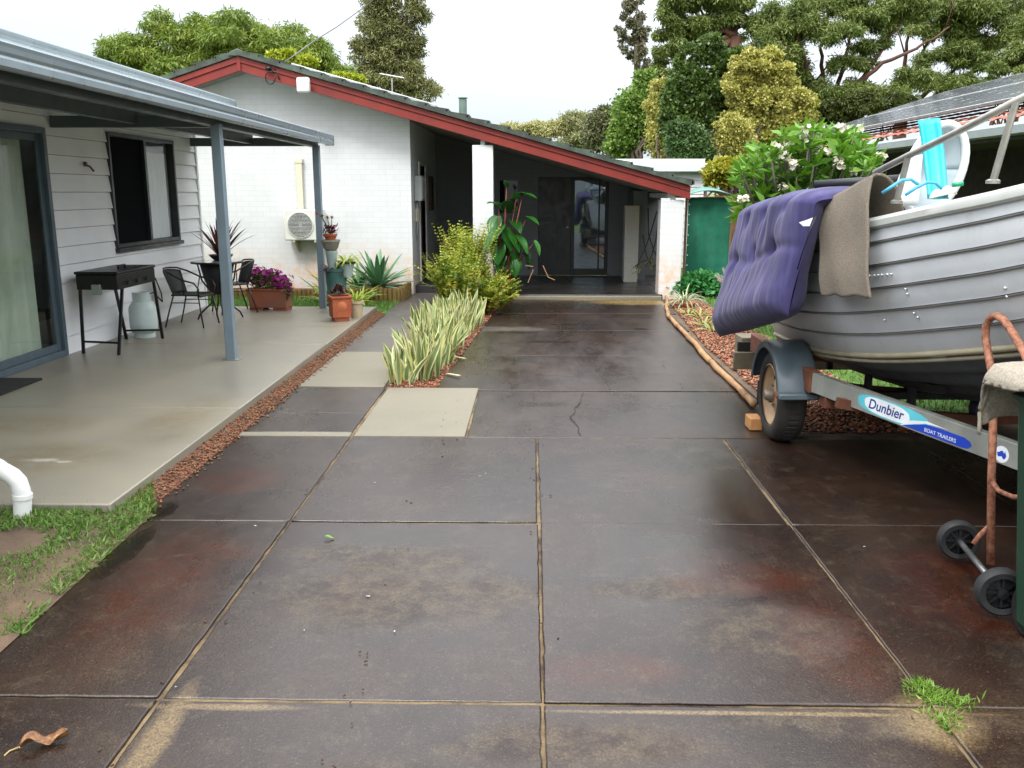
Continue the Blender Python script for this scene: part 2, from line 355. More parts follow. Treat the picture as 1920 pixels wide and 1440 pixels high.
# lawns (soil sheet under real blades)
s1=MB(); s1.poly([(-7,-1,.0),(-2.05,-1,-.012),(-2.02,2.0,.004),(-1.99,3.0,.006),(-2.03,4.5,.004),(-2.2,4.6,.05),(-2.2,4.38,.055),(-7,4.38,.06)]); struct('soil_verge',s1,SOIL)
t=MT('green_turf'); t.world(); t.col(t.ramp(t.noise(2.5,7,.75),[(.3,'#2c4713'),(.5,'#3f6220'),(.7,'#5c7a34')])); t.rough(.95); t.bump(t.noise(60,4,.7),.7,.02); LAWN=t.m
s2=MB().box((-6.2,12.61,-.05),(-2.06,14.5,-.002)); struct('lawn',s2,LAWN)
s2=MB().box((2.8,6.7,-.05),(9.2,22,-.012)); struct('lawn',s2,LAWN)
s3=MB().box((1.93,6.2,-.05),(9,22,-.018)); struct('garden_soil',s3,SOIL)
s4=MB(); s4.prism([(-2.2,4.6,-.05),(-2.2,4.6,.045),(-2.085,4.6,.004),(-2.085,4.6,-.05)],(0,8,0)); s4.prism([(-1.26,7.7,-.05),(-.83,7.7,-.05),(-.44,14.4,-.05),(-1.26,14.4,-.05)],(0,0,.047)); struct('bed_soil',s4,mat('bed_soil_brown','#4a2c1c','#6e4029',.95,20,bump=.6))

def blades(name,pts,h,wd,m,label=None,lean=.5):
    n=len(pts); P=np.array(pts,float); D=nrm(np.stack([RNG.normal(size=n)*lean,RNG.normal(size=n)*lean,np.ones(n)],1))
    me=leafmesh(name,P,D,h*RNG.uniform(.5,1.3,n),wd*RNG.uniform(.6,1.3,n),.1)
    return tag(finish(name,me,m,None,Vector()),kind='stuff')
GRASS=leafmat('grass_blades',['#3f5f17','#5f8a22','#6f9a35','#86a648','#9c9a55'],.3,.5)
GRASSB=leafmat('grass_blades_bright',['#44661f','#557f2b','#6b9440','#83a052','#9a9a5c'],.3,.55)
def inpoly(x,y,pg):
    c=False; n=len(pg)
    for i in range(n):
        x1,y1=pg[i]; x2,y2=pg[i-1]
        if (y1>y)!=(y2>y) and x<(x2-x1)*(y-y1)/(y2-y1)+x1: c=not c
    return c
def scatter(pg,n,z=0,thr=None,sc=2.0):
    xs=[p[0] for p in pg]; ys=[p[1] for p in pg]; o=[]
    while len(o)<n:
        x=random.uniform(min(xs),max(xs)); y=random.uniform(min(ys),max(ys))
        if not inpoly(x,y,pg): continue
        if thr is not None and mnoise.noise(Vector((x*sc,y*sc,.3)))<thr+random.uniform(-.15,.15): continue
        o.append((x,y,z))
    return o
pg=[G(-60,955)[:2],G(215,950)[:2],G(285,920)[:2],G(290,965)[:2],G(235,1010)[:2],G(165,1078)[:2],G(100,1125)[:2],G(48,1190)[:2],G(-40,1200)[:2],(-3.4,2.6),(-4.2,3.4),(-4.4,4.36)]
P=[q for q in scatter(pg,30000,0) if not (((q[0]-G(15,1035)[0])/.22)**2+((q[1]-G(15,1035)[1])/.2)**2<random.uniform(.5,1.2) or ((q[0]-G(95,1130)[0])/.1)**2+((q[1]-G(95,1130)[1])/.06)**2<random.uniform(.6,1.2))]; P=[(x,y,.0+.055*max(0,min(1,(-2.0-x)/.25))*max(0,min(1,(y-3.2)/1.1))) for x,y,_ in P]
blades('grass',P,.045,.008,GRASSB,lean=1.1)
blades('grass',scatter([(-6,12.62),(-2.25,12.62),(-2.07,12.75),(-2.07,13.95),(-2.9,13.95),(-3.0,14.5),(-6,14.5)],9000,0),.055,.012,GRASSB)
blades('grass',scatter([(2.75,6.8),(8.5,6.8),(8.5,21),(2.75,15.3)],30000,-.012),.06,.018,GRASSB)
tf=[]
for (u,v,r,k) in((1745,1305,.07,700),(1795,1318,.05,260),(1722,1285,.04,260),(1770,1345,.045,260),(1785,1365,.025,90)):
    c=G(u,v)
    for _ in range(k//2): tf.append((c.x+random.gauss(0,r*.6),c.y+random.gauss(0,r*.45),-.008))
o=blades('grass_tuft',tf,.038,.0065,GRASS,lean=1.3); o['kind']='thing'; tag(o,'small green grass tuft growing in the driveway joint','grass')
# red pebbles / scoria mulch
def pebbles(name,pts,s0,s1,m):
    n=len(pts); C=np.array(pts,float); base=np.array([(1,0,0),(-1,0,0),(0,1,0),(0,-1,0),(0,0,1),(0,0,-1)],float)
    V=C[:,None,:]+base[None]*RNG.uniform(s0,s1,(n,6,1)); th=RNG.uniform(0,PI,n)
    d=V-C[:,None,:]; ca,sa=np.cos(th)[:,None],np.sin(th)[:,None]; x=d[...,0]*ca-d[...,1]*sa; y=d[...,0]*sa+d[...,1]*ca
    V=np.stack([x,y,d[...,2]*.6],-1)+C[:,None,:]; tri=np.array([(0,2,4),(2,1,4),(1,3,4),(3,0,4),(2,0,5),(1,2,5),(3,1,5),(0,3,5)])
    Q=(np.arange(n)[:,None,None]*6+tri[None]).reshape(-1,3)
    return tag(finish(name,npmesh(name,V.reshape(-1,3),Q),m,None,Vector()),kind='stuff')
def m_peb():
    t=MT('red_pebbles'); t.col(t.ramp(t.rnd(),[(.0,'#3a2218'),(.25,'#6b3d29'),(.5,'#8a5136'),(.72,'#a06a48'),(.88,'#9c7c60'),(.97,'#5a534c')])); t.rough(.8); t.bump(t.noise(200,3),.3,.002); return t.m
PEB=m_peb()
ps=scatter([(-2.195,4.62),(-2.09,4.55),(-2.085,12.55),(-2.195,12.55)],4200)
ps=[(x,y,.045-(x+2.2)/.115*.041+random.uniform(-.004,.01)) for x,y,_ in ps]+[(-2.09+abs(random.gauss(0,.03)),random.uniform(4.6,12.5),.006) for _ in range(420)]
t=MT('bark_chips'); t.col(t.ramp(t.rnd(),[(.0,'#2b1d15'),(.25,'#5a3c28'),(.5,'#77492f'),(.72,'#8f6444'),(.95,'#5d5a40')])); t.rough(.85); pebbles('gravel',ps,.004,.015,t.m)
ps=[(x,y,random.uniform(-.006,.012)) for x,y,_ in scatter([(-1.26,7.72),(-.83,7.72),(-.43,14.35),(-1.27,14.35)],7000)]; pebbles('gravel',ps,.008,.02,PEB)
ps=[(x,y,random.uniform(-.012,.014)) for x,y,_ in scatter([(2.0,6.3),(2.9,6.3),(2.85,10.5),(2.62,14.4),(2.2,14.4),(1.98,10)],12000)]; pebbles('gravel',ps,.01,.026,PEB)

# ================================================================ BUILDINGS
def m_brick(name,paint,grime,mort=.82,lowstain=None,bw=.23,bh=.086,off=0):
    t=MT(name); t.world(); sp=t.n('ShaderNodeSeparateXYZ'); t.l(t.vec,sp.inputs[0]); cb=t.n('ShaderNodeCombineXYZ')
    t.l(t.math('ADD',sp.outputs['X'],sp.outputs['Y']),cb.inputs[0]); t.l(sp.outputs['Z'],cb.inputs[1])
    q=t.n('ShaderNodeTexBrick'); t.l(cb.outputs[0],q.inputs['Vector']); q.inputs['Scale'].default_value=1
    q.inputs['Brick Width'].default_value=bw; q.inputs['Row Height'].default_value=bh; q.inputs['Mortar Size'].default_value=.006; q.inputs['Mortar Smooth'].default_value=.6; q.inputs['Bias'].default_value=-.4
    q.inputs['Color1'].default_value=c4(paint,1); q.inputs['Color2'].default_value=c4(paint,.93); q.inputs['Mortar'].default_value=c4(paint,mort)
    n=t.noise(1.2,6,.65); n2=t.noise(7,5,.65)
    c=t.mix(t.mr(n,.5,.8,0,.25),q.outputs['Color'],grime)
    if lowstain:
        zt,zb=lowstain; h=t.math('ADD',sp.outputs['Z'],t.math('MULTIPLY',t.math('SUBTRACT',t.noise(1.1,5,.65),.5),.9))
        f=t.mr(h,zt,zb,0,1); c=t.mix(t.math('MULTIPLY',f,t.mr(n2,.42,.62,.1,.7)),c,'#d0a577')
    st_=t.noise(5,6,.7,vec=t.scaled((1,1,.12))); c=t.mix(t.mr(st_,.52,.75,0,.3),c,grime)
    t.col(c); t.rough(.6); bb=t.bump(q.outputs['Fac'],-.3,.006); t.bump(t.noise(45,4,.6),.25,.004,bb); return t.m
WBRICK=m_brick('white_painted_brick','#cbcdce','#b3b2ab',.88,(.85,.35)); 
SHADEBRICK=m_brick('shade_toned_brick','#66696b','#52524e',.86)  # white brick of the carport's rear wall; its shade is put into the colour
WHITE=mat('white_paint','#d8dada','#c9cbc9',.5,3); RED=mat('red_paint','#691a12','#84271a',.55,2.2,bump=.15,bscale=30,detail=8)
DARK=mat('dark_room','#0a0a0a',rough=.9); BLACKM=mat('black_metal','#09090a','#0f1011',.42,20); GREYBLUE=mat('grey_blue_steel','#6c7b84','#768791',.4,3)
DGREY=mat('charcoal_frame','#23282b','#2c3236',.4,6); SLATE=mat('slate_frame','#46545d','#505f69',.4,6)
def m_glass(name,tint='#0b0f10',rough=.03,alpha=None,spec=.6):
    t=MT(name); t.col(tint); t.rough(rough); t.b.inputs['Specular IOR Level'].default_value=spec
    if alpha is not None:
        lw=t.n('ShaderNodeLayerWeight'); lw.inputs['Blend'].default_value=.5; frs=t.math('ADD',t.math('MULTIPLY',t.math('POWER',lw.outputs['Facing'],5),.9),.04+alpha*.5); tr=t.n('ShaderNodeBsdfTransparent'); gl=t.n('ShaderNodeBsdfGlossy'); gl.inputs['Roughness'].default_value=rough
        tr.inputs[0].default_value=(.82,.86,.85,1); ms=t.n('ShaderNodeMixShader'); t.l(frs,ms.inputs[0]); t.l(tr.outputs[0],ms.inputs[1]); t.l(gl.outputs[0],ms.inputs[2]); t.l(ms.outputs[0],t.t.nodes['Material Output'].inputs['Surface'])
    return t.m
GLASS=m_glass('dark_glass'); GLASSC=m_glass('clear_glass','#20282a',.02,.02)

# ---- left cottage with cladding and verandah
CL=(-4.68,8.5,0); WX=-4.68
cot=thing('cottage','low cottage with white horizontal cladding and grey steel verandah','house',CL)
WB=mat('cladding_paint','#e6e8ea','#dcdee0',.5,2,bump=.08,bscale=30)
wl=MB()
def clad(y0,y1,z0,z1,zb=.1,bh=.178):
    k0=int((z0-zb)/bh); z=zb+k0*bh
    while z<z1-1e-4:
        a=max(z,z0); b_=min(z+bh,z1)
        def off(q): return .022*(1-(q-z)/bh)+.004
        t_=b_ if b_<z+bh-1e-4 else b_-.006
        if t_>a: wl.prism([(WX-.03,y0,a),(WX+off(a),y0,a),(WX+off(t_),y0,t_),(WX-.03,y0,t_)],(0,y1-y0,0))
        z+=bh
    wl.box((WX-.1,y0,z0),(WX-.031,y1,z1))
YC=12.62; wy0,wy1,wz0,wz1=10.0,11.85,1.08,2.35; dy0,dy1,dz=5.0,8.72,2.3
clad(dy1,wy0,.1,2.62); clad(wy0,wy1,.1,wz0); clad(wy0,wy1,wz1,2.62); clad(wy1,YC,.1,2.62); clad(1.0,dy1,dz,2.62); clad(1.0,dy0,.1,dz)
wl.box((-9,YC-.12,.0),(WX-.101,YC-.004,2.62)); wl.box((-9,1.0,0),(WX-.101,1.12,2.62)); wl.build('wall',WB,cot)
MB().box((WX-.06,YC,.1),(WX+.035,YC+.05,2.62)).build('corner_trim',WB,cot)
MB().box((-8.5,1.3,.0),(-8.4,12.4,2.6)).box((-8.5,1.3,2.63),(-4.9,12.4,2.66)).box((-8.5,1.3,.05),(-4.8,12.4,.09)).build('interior',mat('room_wall','#3c3a36',rough=.9),cot)
# window
def qx(x,y0,y1,z0,z1): return MB().poly([(x,y0,z0),(x,y1,z0),(x,y1,z1),(x,y0,z1)])
def frame_x(mb,x0,x1,y0,y1,z0,z1,t):
    mb.box((x0,y0,z0),(x1,y0+t,z1)); mb.box((x0,y1-t,z0),(x1,y1,z1)); mb.box((x0,y0+t,z1-t),(x1,y1-t,z1)); mb.box((x0,y0+t,z0),(x1,y1-t,z0+t))
f=MB(); frame_x(f,WX-.06,WX+.04,wy0,wy1,wz0,wz1,.045); win=f.build('window',DGREY,cot,bevel=.004)
ym=wy0+.98
MB().box((WX-.04,ym-.03,wz0+.045),(WX+.025,ym+.03,wz1-.045)).build('mullion',DGREY,win,bevel=.003)
MB().box((WX-.02,wy0+.045,wz0+.045),(WX-.014,ym-.03,wz1-.045)).build('fly_screen',m_glass('fly_screen_glass','#15181a',.8,spec=.02),win)
qx(WX-.024,ym+.03,wy1-.045,wz0+.045,wz1-.045).build('pane',m_glass('light_glass','#20282a',.02,.16),win)
MB().box((WX-.02,wy0-.02,wz0-.05),(WX+.07,wy1+.02,wz0-.002)).build('sill',DGREY,win,bevel=.004)
def drape(x,y0,y1,z0,z1,amp,per,flare=0):
    def fn(i,j):
        y=y0+(y1-y0)*i; z=z0+(z1-z0)*j
        a=math.sin(y*2*PI/per)*amp+math.sin(y*2*PI/per*.43+1)*amp*.6
        return (x+a,y+flare*(1-j)*math.sin(i*3),z)
    return MB().grid(fn,90,6)
CURT=mat('sage_curtain','#c0cbb9','#aab5a2',.85,2,bump=.1,bscale=200); NET=mat('white_net_curtain','#e8ebee','#e2e6ea',.85,2)
drape(WX-.055,wy0+.95,wy1-.05,wz0+.05,wz1-.17,.008,.13).build('curtain',NET,win,smooth=True)
drape(WX-.2,wy0+.1,wy0+.9,wz0+.05,wz1-.1,.02,.16).build('curtain',mat('dark_curtain','#4a4f50','#5d6263',.9,3),win,smooth=True)
# sliding door
f=MB(); frame_x(f,WX-.07,WX+.04,dy0,dy1,.1,dz,.06); door=f.build('sliding_door',SLATE,cot,bevel=.005)
f=MB(); frame_x(f,WX-.03,WX+.0,7.0,dy1-.06,.16,dz-.06,.07); f.build('sash',SLATE,door,bevel=.004); MB().box((WX-.06,dy0+.06,.16),(WX-.032,dy0+.13,dz-.06)).build('stile',SLATE,door); MB().box((WX-.06,6.95,.16),(WX-.032,7.09,dz-.06)).build('stile',SLATE,door)
qx(WX-.012,7.07,dy1-.13,.23,dz-.13).build('pane',GLASSC,door)
qx(WX-.042,dy0+.13,6.95,.16,dz-.06).build('pane',GLASSC,door)
drape(WX-.10,7.1,8.50,.17,dz-.1,.035,.23,-.10).build('curtain',CURT,door,smooth=True)
hk=MB().tube([(WX+.02,9.47,1.98),(WX+.06,9.49,1.96),(WX+.075,9.53,1.915)],.012,6); hk.lathe((WX+.03,9.46,1.985),[(.025,-.01),(.025,.01)],10,'x'); hk.build('wall_tap',mat('tarnished_brass','#6b5a44',rough=.4,metal=.7),cot,smooth=True)
# main roof + gutter
rf=MB(); rf.prism([(-4.1,1.0,2.82),(-9,1.0,3.95),(-9,1.0,3.99),(-4.1,1.0,2.86)],(0,11.75,0)); rf.build('roof',GREYBLUE,cot)
def gutter(mb,x,y0,y1,z,h=.125,wd=.11):
    # quad-style gutter profile with rolled lip
    pr=[(-wd,0),(-wd+.01,-h*.2),(-wd+.01,-h+.01),(-.03,-h),(-.008,-h*.9),(-.008,-h*.62),(-.016,-h*.5),(-.004,-h*.38),(0,-h*.18),(.006,-h*.04),(0,.006),(-.014,.004),(-.018,-.02),(-.03,-h+.03),(-wd+.03,-h+.03),(-wd+.02,0)]
    mb.prism([(x+a,y0,z+b_) for a,b_ in pr],(0,y1-y0,0))
GUT=mat('gutter_steel','#8b989f','#808d95',.33,3,metal=.25)
gm=MB(); gutter(gm,-4.08,1.0,12.75,2.93); gm.box((-4.19,12.75,2.8),(-4.08,12.752,2.93)); gm.build('gutter',GUT,cot)
gm=MB(); gutter(gm,-2.74,1.0,12.72,2.465,.135,.12); gm.box((-2.862,12.72,2.33),(-2.738,12.723,2.468)); gm.build('gutter',GUT,cot)
# verandah sheet: corrugated
def vr(i,j):
    y=1.0+11.7*i; x=-2.85-1.75*j; return (x,y,2.44+.13*j+.009*math.sin(y*2*PI/.19))
MB().grid(vr,700,3).build('verandah_roof',mat('ceiling_steel','#c0c4c0','#b2b7b3',.5,3),cot,smooth=True,solid=.003)
BEAM=mat('verandah_beam','#414b4e','#495356',.45,4)
bm_=MB().box((-3.02,1.0,2.3),(-2.92,12.55,2.42)); bm_.box((-3.87,1.0,2.34),(-3.8,12.5,2.47)); bm_.build('beam',BEAM,cot,bevel=.004)
for y in(4.9,8.86,12.47): MB().box((-4.65,y-.035,2.31),(-3.03,y+.035,2.42)).build('rafter',BEAM,cot,bevel=.004)
for y in(8.5,12.41,4.40):
    p=MB().box((-2.965,y-.045,.1),(-2.875,y+.045,2.32)); po=p.build('post',GREYBLUE,cot,bevel=.006)
    if y!=4.40: MB().box((-3.0,y-.06,.1),(-2.84,y+.06,.108)).build('base_plate',mat('galvanised','#9b9fa0','#878b8c',.45,20,metal=.7),po,bevel=.003)
# downpipe with white elbow onto the grass
B0=4.32
pvc=MB().tube([PY(-34,850,B0+.06),PY(-22,868,B0+.04),PY(8,884,B0+.01),PY(24,893,B0),PY(34,903,B0),PY(40,920,B0),PY(42,940,B0),PY(42,968,B0)],.044,16)
pvc.tube([PY(41.5,926,B0),PY(42,934,B0)],.049,16).tube([PY(-10,875,B0+.025),PY(0,880,B0+.02)],.049,16)
dp=pvc.build('downpipe',mat('white_pvc','#dcdddb','#d2d3d0',.35,4),cot,smooth=True,auto=50)
for (u,v,z) in((22,897,.235),(41,930,.105)):
    c=G(u,v,z); 
rq=PY(-24,835,4.36); MB().box((rq.x-.045,4.32,rq.z-.04),(rq.x+.045,4.4,2.36)).build('riser',GREYBLUE,dp,bevel=.012)
# ---- main house: white brick gable, red barge boards, carport
hs=thing('brick_house','white painted brick house with red barge boards and long sloping carport roof','house',(-2,15.05,0))
GY=15.05
wm=MB()
def zb(x): # underside line of the roof on the gable plane
    return 3.60-(x+4.57)*.277 if x>-4.57 else 3.60+(x+4.57)*.318
gp=[(-7.6,GY,-.05),(-1.99,GY,-.05),(-1.99,GY,zb(-1.99)),(-4.57,GY,3.60),(-7.6,GY,zb(-7.6))]
wm.prism(gp,(0,.22,0))
# side wall with door opening
sx0,sx1=-2.21,-1.99
def sw(y0,y1,z0,z1): wm.box((sx0,y0,z0),(sx1,y1,z1))
sw(GY+.22,16.12,-.05,2.93); sw(17.0,19.2,-.05,2.93); sw(16.12,17.0,2.16,2.93)
wm.build('wall',WBRICK,hs)
wb=MB()
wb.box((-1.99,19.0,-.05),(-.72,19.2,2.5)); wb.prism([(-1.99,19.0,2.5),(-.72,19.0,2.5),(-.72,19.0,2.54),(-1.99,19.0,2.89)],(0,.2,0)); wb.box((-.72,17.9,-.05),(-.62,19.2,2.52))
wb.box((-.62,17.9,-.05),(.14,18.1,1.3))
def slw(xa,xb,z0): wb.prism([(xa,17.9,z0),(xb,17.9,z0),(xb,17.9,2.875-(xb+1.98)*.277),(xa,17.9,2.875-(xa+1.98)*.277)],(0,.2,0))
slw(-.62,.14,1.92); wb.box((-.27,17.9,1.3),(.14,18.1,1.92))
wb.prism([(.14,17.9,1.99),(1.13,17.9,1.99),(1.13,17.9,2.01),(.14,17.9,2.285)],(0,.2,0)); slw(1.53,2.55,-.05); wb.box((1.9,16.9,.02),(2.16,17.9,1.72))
wb.build('rear_wall',SHADEBRICK,hs)
# windows/doors of the carport
MB().box((-.62,17.98,1.3),(-.27,17.995,1.92)).build('window',GLASS,hs)
dr=MB().box((.14,17.94,.07),(.79,17.98,1.99)).build('door',mat('black_door','#08080a','#0c0c0d',.4,6),hs,bevel=.004)
MB().box((.70,17.9,1.0),(.74,17.94,1.03)).build('handle',mat('dull_steel','#77787a',rough=.35,metal=.9),dr)
sd=MB(); sd.box((.79,17.93,.07),(.86,17.98,1.99)); sd.box((1.46,17.93,.07),(1.53,17.98,1.99)); sd.box((.86,17.93,1.92),(1.46,17.98,1.99)); sd.box((.86,17.93,.07),(1.46,17.98,.2)); sd.box((1.33,17.93,.2),(1.36,17.98,1.92))
sdo=sd.build('glass_door',BLACKM,hs,bevel=.003)
t=MT('mirror_glass'); t.col('#6a7478'); t.rough(.03); t.b.inputs['Metallic'].default_value=.75; MIRR=t.m
MB().box((.86,17.955,.2),(1.46,17.965,1.92)).build('pane',MIRR,sdo)
sdr=MB().box((-2.08,16.12,.14),(-2.04,17.0,2.16)).build('door',mat('maroon_door','#4a1714','#5a1d18',.4,5),hs)
f=MB(); f.box((-2.1,16.06,.1),(-1.965,16.12,2.22)); f.box((-2.1,17.0,.1),(-1.965,17.06,2.22)); f.box((-2.1,16.12,2.16),(-1.965,17.0,2.22)); f.build('door_frame',WHITE,hs,bevel=.004)
# floors and step
st=MB().box((-1.99,15.3,-.05),(-1.2,18.99,.13)); st.build('porch_step',mat('dark_paving','#211f1e','#2b2927',.45,4,bump=.2),hs,bevel=.012)
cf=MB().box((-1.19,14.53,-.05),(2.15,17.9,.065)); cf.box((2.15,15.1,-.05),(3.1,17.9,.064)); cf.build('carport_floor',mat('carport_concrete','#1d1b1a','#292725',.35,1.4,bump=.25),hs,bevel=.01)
MB().box((-1.19,14.40,-.05),(2.12,14.528,.05)).build('floor_edge',PALE,hs,bevel=.012)
# columns
for x0,x1,zt in((-.94,-.61,2.43),(2.085,2.445,1.575)):
    co=MB().box((x0,14.6,-.05),(x1,14.95,zt)).build('column',WBRICK,hs,bevel=.01)
    xm=(x0+x1)/2-(0.0 if zt>2 else -.02)
    MB().box((xm-.035,14.65,zt),(xm+.035,14.75,zt+.2)).build('post_stub',WHITE,co,bevel=.004)
# roof: tile courses as stepped rows, on two slopes
TILE=MT('dark_green_tile'); TILE.world(); tt=TILE.ramp(TILE.noise(2.2,6,.7),[(.25,'#20251f'),(.45,'#333a33'),(.6,'#4a574d'),(.75,'#6e7d70')]); TILE.col(tt); TILE.rough(.7); TILE.bump(TILE.noise(30,4),.4,.006)
def slope(x0,z0,x1,z1,y0,y1,rows,name='roof'):
    mb=MB()
    for k in range(rows):
        a,b_=k/rows,(k+1)/rows; xa,xb=x0+(x1-x0)*a,x0+(x1-x0)*b_; za,zbb=z0+(z1-z0)*a,z0+(z1-z0)*b_
        # overlapping tile course, wavy across (y)
        def fn(i,j):
            y=y0+(y1-y0)*i; wv=.016*abs(math.sin(y*PI/.3))**.6; jit=.006*mnoise.noise(Vector((k*3.3,int(y/.3)*1.7,0)))
            return (xa+(xb-xa)*j*1.12, y, za+(zbb-za)*j*1.12+.045*j+.02+wv+jit)
        n=int((y1-y0)/.06); mb.grid(fn,n,1)
        # front edge thickness
        for j in range(1): mb.add([(xa,y0,za-.02),(xb,y0,zbb-.02),(xb,y0,zbb+.065),(xa,y0,za+.026)],[(0,1,2,3)])
        mb.add([(xb+(xb-xa)*.1,y0,zbb-.004),(xb+(xb-xa)*.1,y1,zbb-.004),(xb+(xb-xa)*.1,y1,zbb+.055),(xb+(xb-xa)*.1,y0,zbb+.055)],[(0,1,2,3)])
    return mb.build(name,TILE.m,hs,solid=.018)
BY=14.52
slope(-4.57,3.80,2.54,3.80-7.11*.279,BY-.05,20,22); slope(-4.57,3.80,-7.9,3.80-3.33*.318,BY-.02,20,10)
rc=MB()
for k in range(14):
    y=BY-.05+k*.4; rc.prism([(-4.72,y,3.765),(-4.68,y,3.83),(-4.57,y,3.875),(-4.46,y,3.83),(-4.42,y,3.765)],(0,.39,0))
rc.build('ridge_cap',TILE.m,hs,bevel=.01)
# barge boards: lower wide board and upper thinner one standing proud
def barge(xa,za,xb,zb_,h0,h1,y0,y1):
    return MB().prism([(xa,y0,za-h0),(xb,y0,zb_-h0),(xb,y0,zb_-h1),(xa,y0,za-h1)],(0,y1-y0,0))
for (xb,sl) in((2.53,-.277),(-7.85,-.318)):
    L_=abs(xb+4.57); zE=3.765+sl*L_
    bo=barge(-4.57+(.002 if xb>0 else -.002),3.765,xb,zE,.215,.085,BY+.015,BY+.055).build('barge_board',RED,hs,bevel=.004)
    barge(-4.57+(.002 if xb>0 else -.002),3.765,xb,zE,.083,.0,BY-.005,BY+.05).build('capping',RED,bo,bevel=.003)
MB().box((-4.60,BY-.012,3.545),(-4.54,BY+.014,3.765)).build('barge_joint',RED,hs,bevel=.003)
# soffit lining under the roof
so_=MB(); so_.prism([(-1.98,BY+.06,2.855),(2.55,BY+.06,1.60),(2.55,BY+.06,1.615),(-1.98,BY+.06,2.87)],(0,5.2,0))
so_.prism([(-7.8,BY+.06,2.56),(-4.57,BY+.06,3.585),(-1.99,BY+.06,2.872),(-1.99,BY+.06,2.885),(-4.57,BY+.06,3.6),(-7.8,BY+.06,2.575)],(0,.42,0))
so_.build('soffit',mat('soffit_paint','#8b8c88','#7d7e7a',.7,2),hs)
MB().box((2.2,BY+.2,1.60),(2.33,19,1.68)).build('edge_beam',WHITE,hs)
# chimney flue and roof panel
fl=MB().lathe((-1.05,18.2,0),[(.085,2.7),(.085,3.02),(.1,3.03),(.1,3.14),(.06,3.15)],16); q=PY(868,205,17.5)
fl=MB().lathe((q.x,17.5,0),[(.075,q.z-.3),(.075,q.z+.17),(.07,q.z+.175),(.07,q.z+.19),(.095,q.z+.2),(.095,q.z+.21),(.02,q.z+.235)],16); fl.build('flue',mat('flue_green','#55685c','#62756a',.5,6),hs,smooth=True,auto=35)
# solar hot-water panel lying on the right slope, just behind the verge
def onroof(x,y,d): return Vector((x,y,3.80-(x+4.57)*.279+d))
pn=MB(); 
for (d0,d1) in((.10,.16),): pn.add([onroof(-4.0,15.5,d0),onroof(-1.6,15.5,d0),onroof(-1.6,17.0,d0),onroof(-4.0,17.0,d0),onroof(-4.0,15.5,d1),onroof(-1.6,15.5,d1),onroof(-1.6,17.0,d1),onroof(-4.0,17.0,d1)],[(0,3,2,1),(4,5,6,7),(0,1,5,4),(1,2,6,5),(2,3,7,6),(3,0,4,7)])
tag(pn.build('solar_panel',mat('panel_rim','#b9bcbd','#a9acad',.35,4,metal=.5),bevel=.008),'pale flat solar heating panel lying on the green tiled roof','solar panel')
aq=MB(); a0=PY(735,152,17.2); a1=PY(748,140,17.2); a2=PY(755,146,17.2)
aq.tube([onroof(a0.x,17.2,0),a0,a0+Vector((0,0,.05))],.012,6); aq.tube([PY(712,138,17.2),PY(757,146,17.2)],.01,6)
for u in(718,728,738,748): aq.tube([PY(u,139+(u-712)*.18,17.0),PY(u,139+(u-712)*.18,17.4)],.006,5)
tag(aq.build('antenna',mat('aluminium','#b0b2b3',rough=.4,metal=.8)),'thin metal television antenna above the tiled roof','antenna')
# meter box + letter plate on side wall
mbx=thing('meter_box','grey electricity meter box fixed beside the maroon side door','meter box',(-1.99,15.6,1.8))
MB().box((-1.985,15.42,1.55),(-1.86,15.86,1.97)).build('case',mat('meter_grey','#9fa3a3','#8f9393',.5,6),mbx,bevel=.01)
MB().box((-1.862,15.45,1.58),(-1.852,15.83,1.94)).build('door',mat('meter_grey_door','#a9adad',rough=.45),mbx,bevel=.004)
MB().tube([(-1.95,15.5,1.55),(-1.95,15.5,1.2),(-1.96,15.5,.9)],.014,8).build('conduit',mat('grey_pvc','#8b8e8e',rough=.5),mbx,smooth=True)
tag(MB().box((-1.985,15.5,1.2),(-1.93,15.68,1.42)).build('switch_box',mat('cream_plastic','#c8c39a',rough=.5),bevel=.01),'small cream switch box below the grey meter box','switch box')
tag(MB().box((-1.985,17.6,1.35),(-1.93,17.95,2.0)).box((-1.93,17.63,1.38),(-1.925,17.92,1.97)).build('notice_board',mat('brown_wood','#3c2418','#4a2d1e',.6,8),bevel=.006),'small dark brown board hung on the shaded porch wall','board')
# air conditioner
AX0,AX1,AZ0,AZ1=-4.055,-3.42,.92,1.42
ac=thing('air_conditioner','white outdoor air conditioner unit mounted on brick wall','air conditioner',(-3.75,15.05,.9))
ACW=mat('appliance_white','#cfcfc8','#c4c4bc',.4,4)
MB().box((AX0,14.72,AZ0),(AX1,15.0,AZ1)).build('case',ACW,ac,bevel=.018)
fc=Vector((AX0+.275,14.715,(AZ0+AZ1)/2))
MB().lathe(fc,[(.218,.004),(.218,-.008),(.205,-.012),(.2,.0),(.19,.004)],40,'y',cap=False).build('fan_ring',ACW,ac,smooth=True,auto=30)
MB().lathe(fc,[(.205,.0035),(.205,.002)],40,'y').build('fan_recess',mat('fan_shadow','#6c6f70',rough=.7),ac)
gr=MB()
for k in range(-9,10):
    z=k*.0215; hw=math.sqrt(max(0,.2**2-z*z)); gr.box((fc.x-hw,14.700,fc.z+z-.0035),(fc.x+hw,14.706,fc.z+z+.0035))
for k in range(8):
    a=PI*k/8; gr.bar(fc+Vector((math.cos(a)*.2,-.006,math.sin(a)*.2)),fc-Vector((math.cos(a)*.2,.006,math.sin(a)*.2)),.004,.004)
gr.build('grille',mat('grille_grey','#b4b5b0',rough=.5),ac)
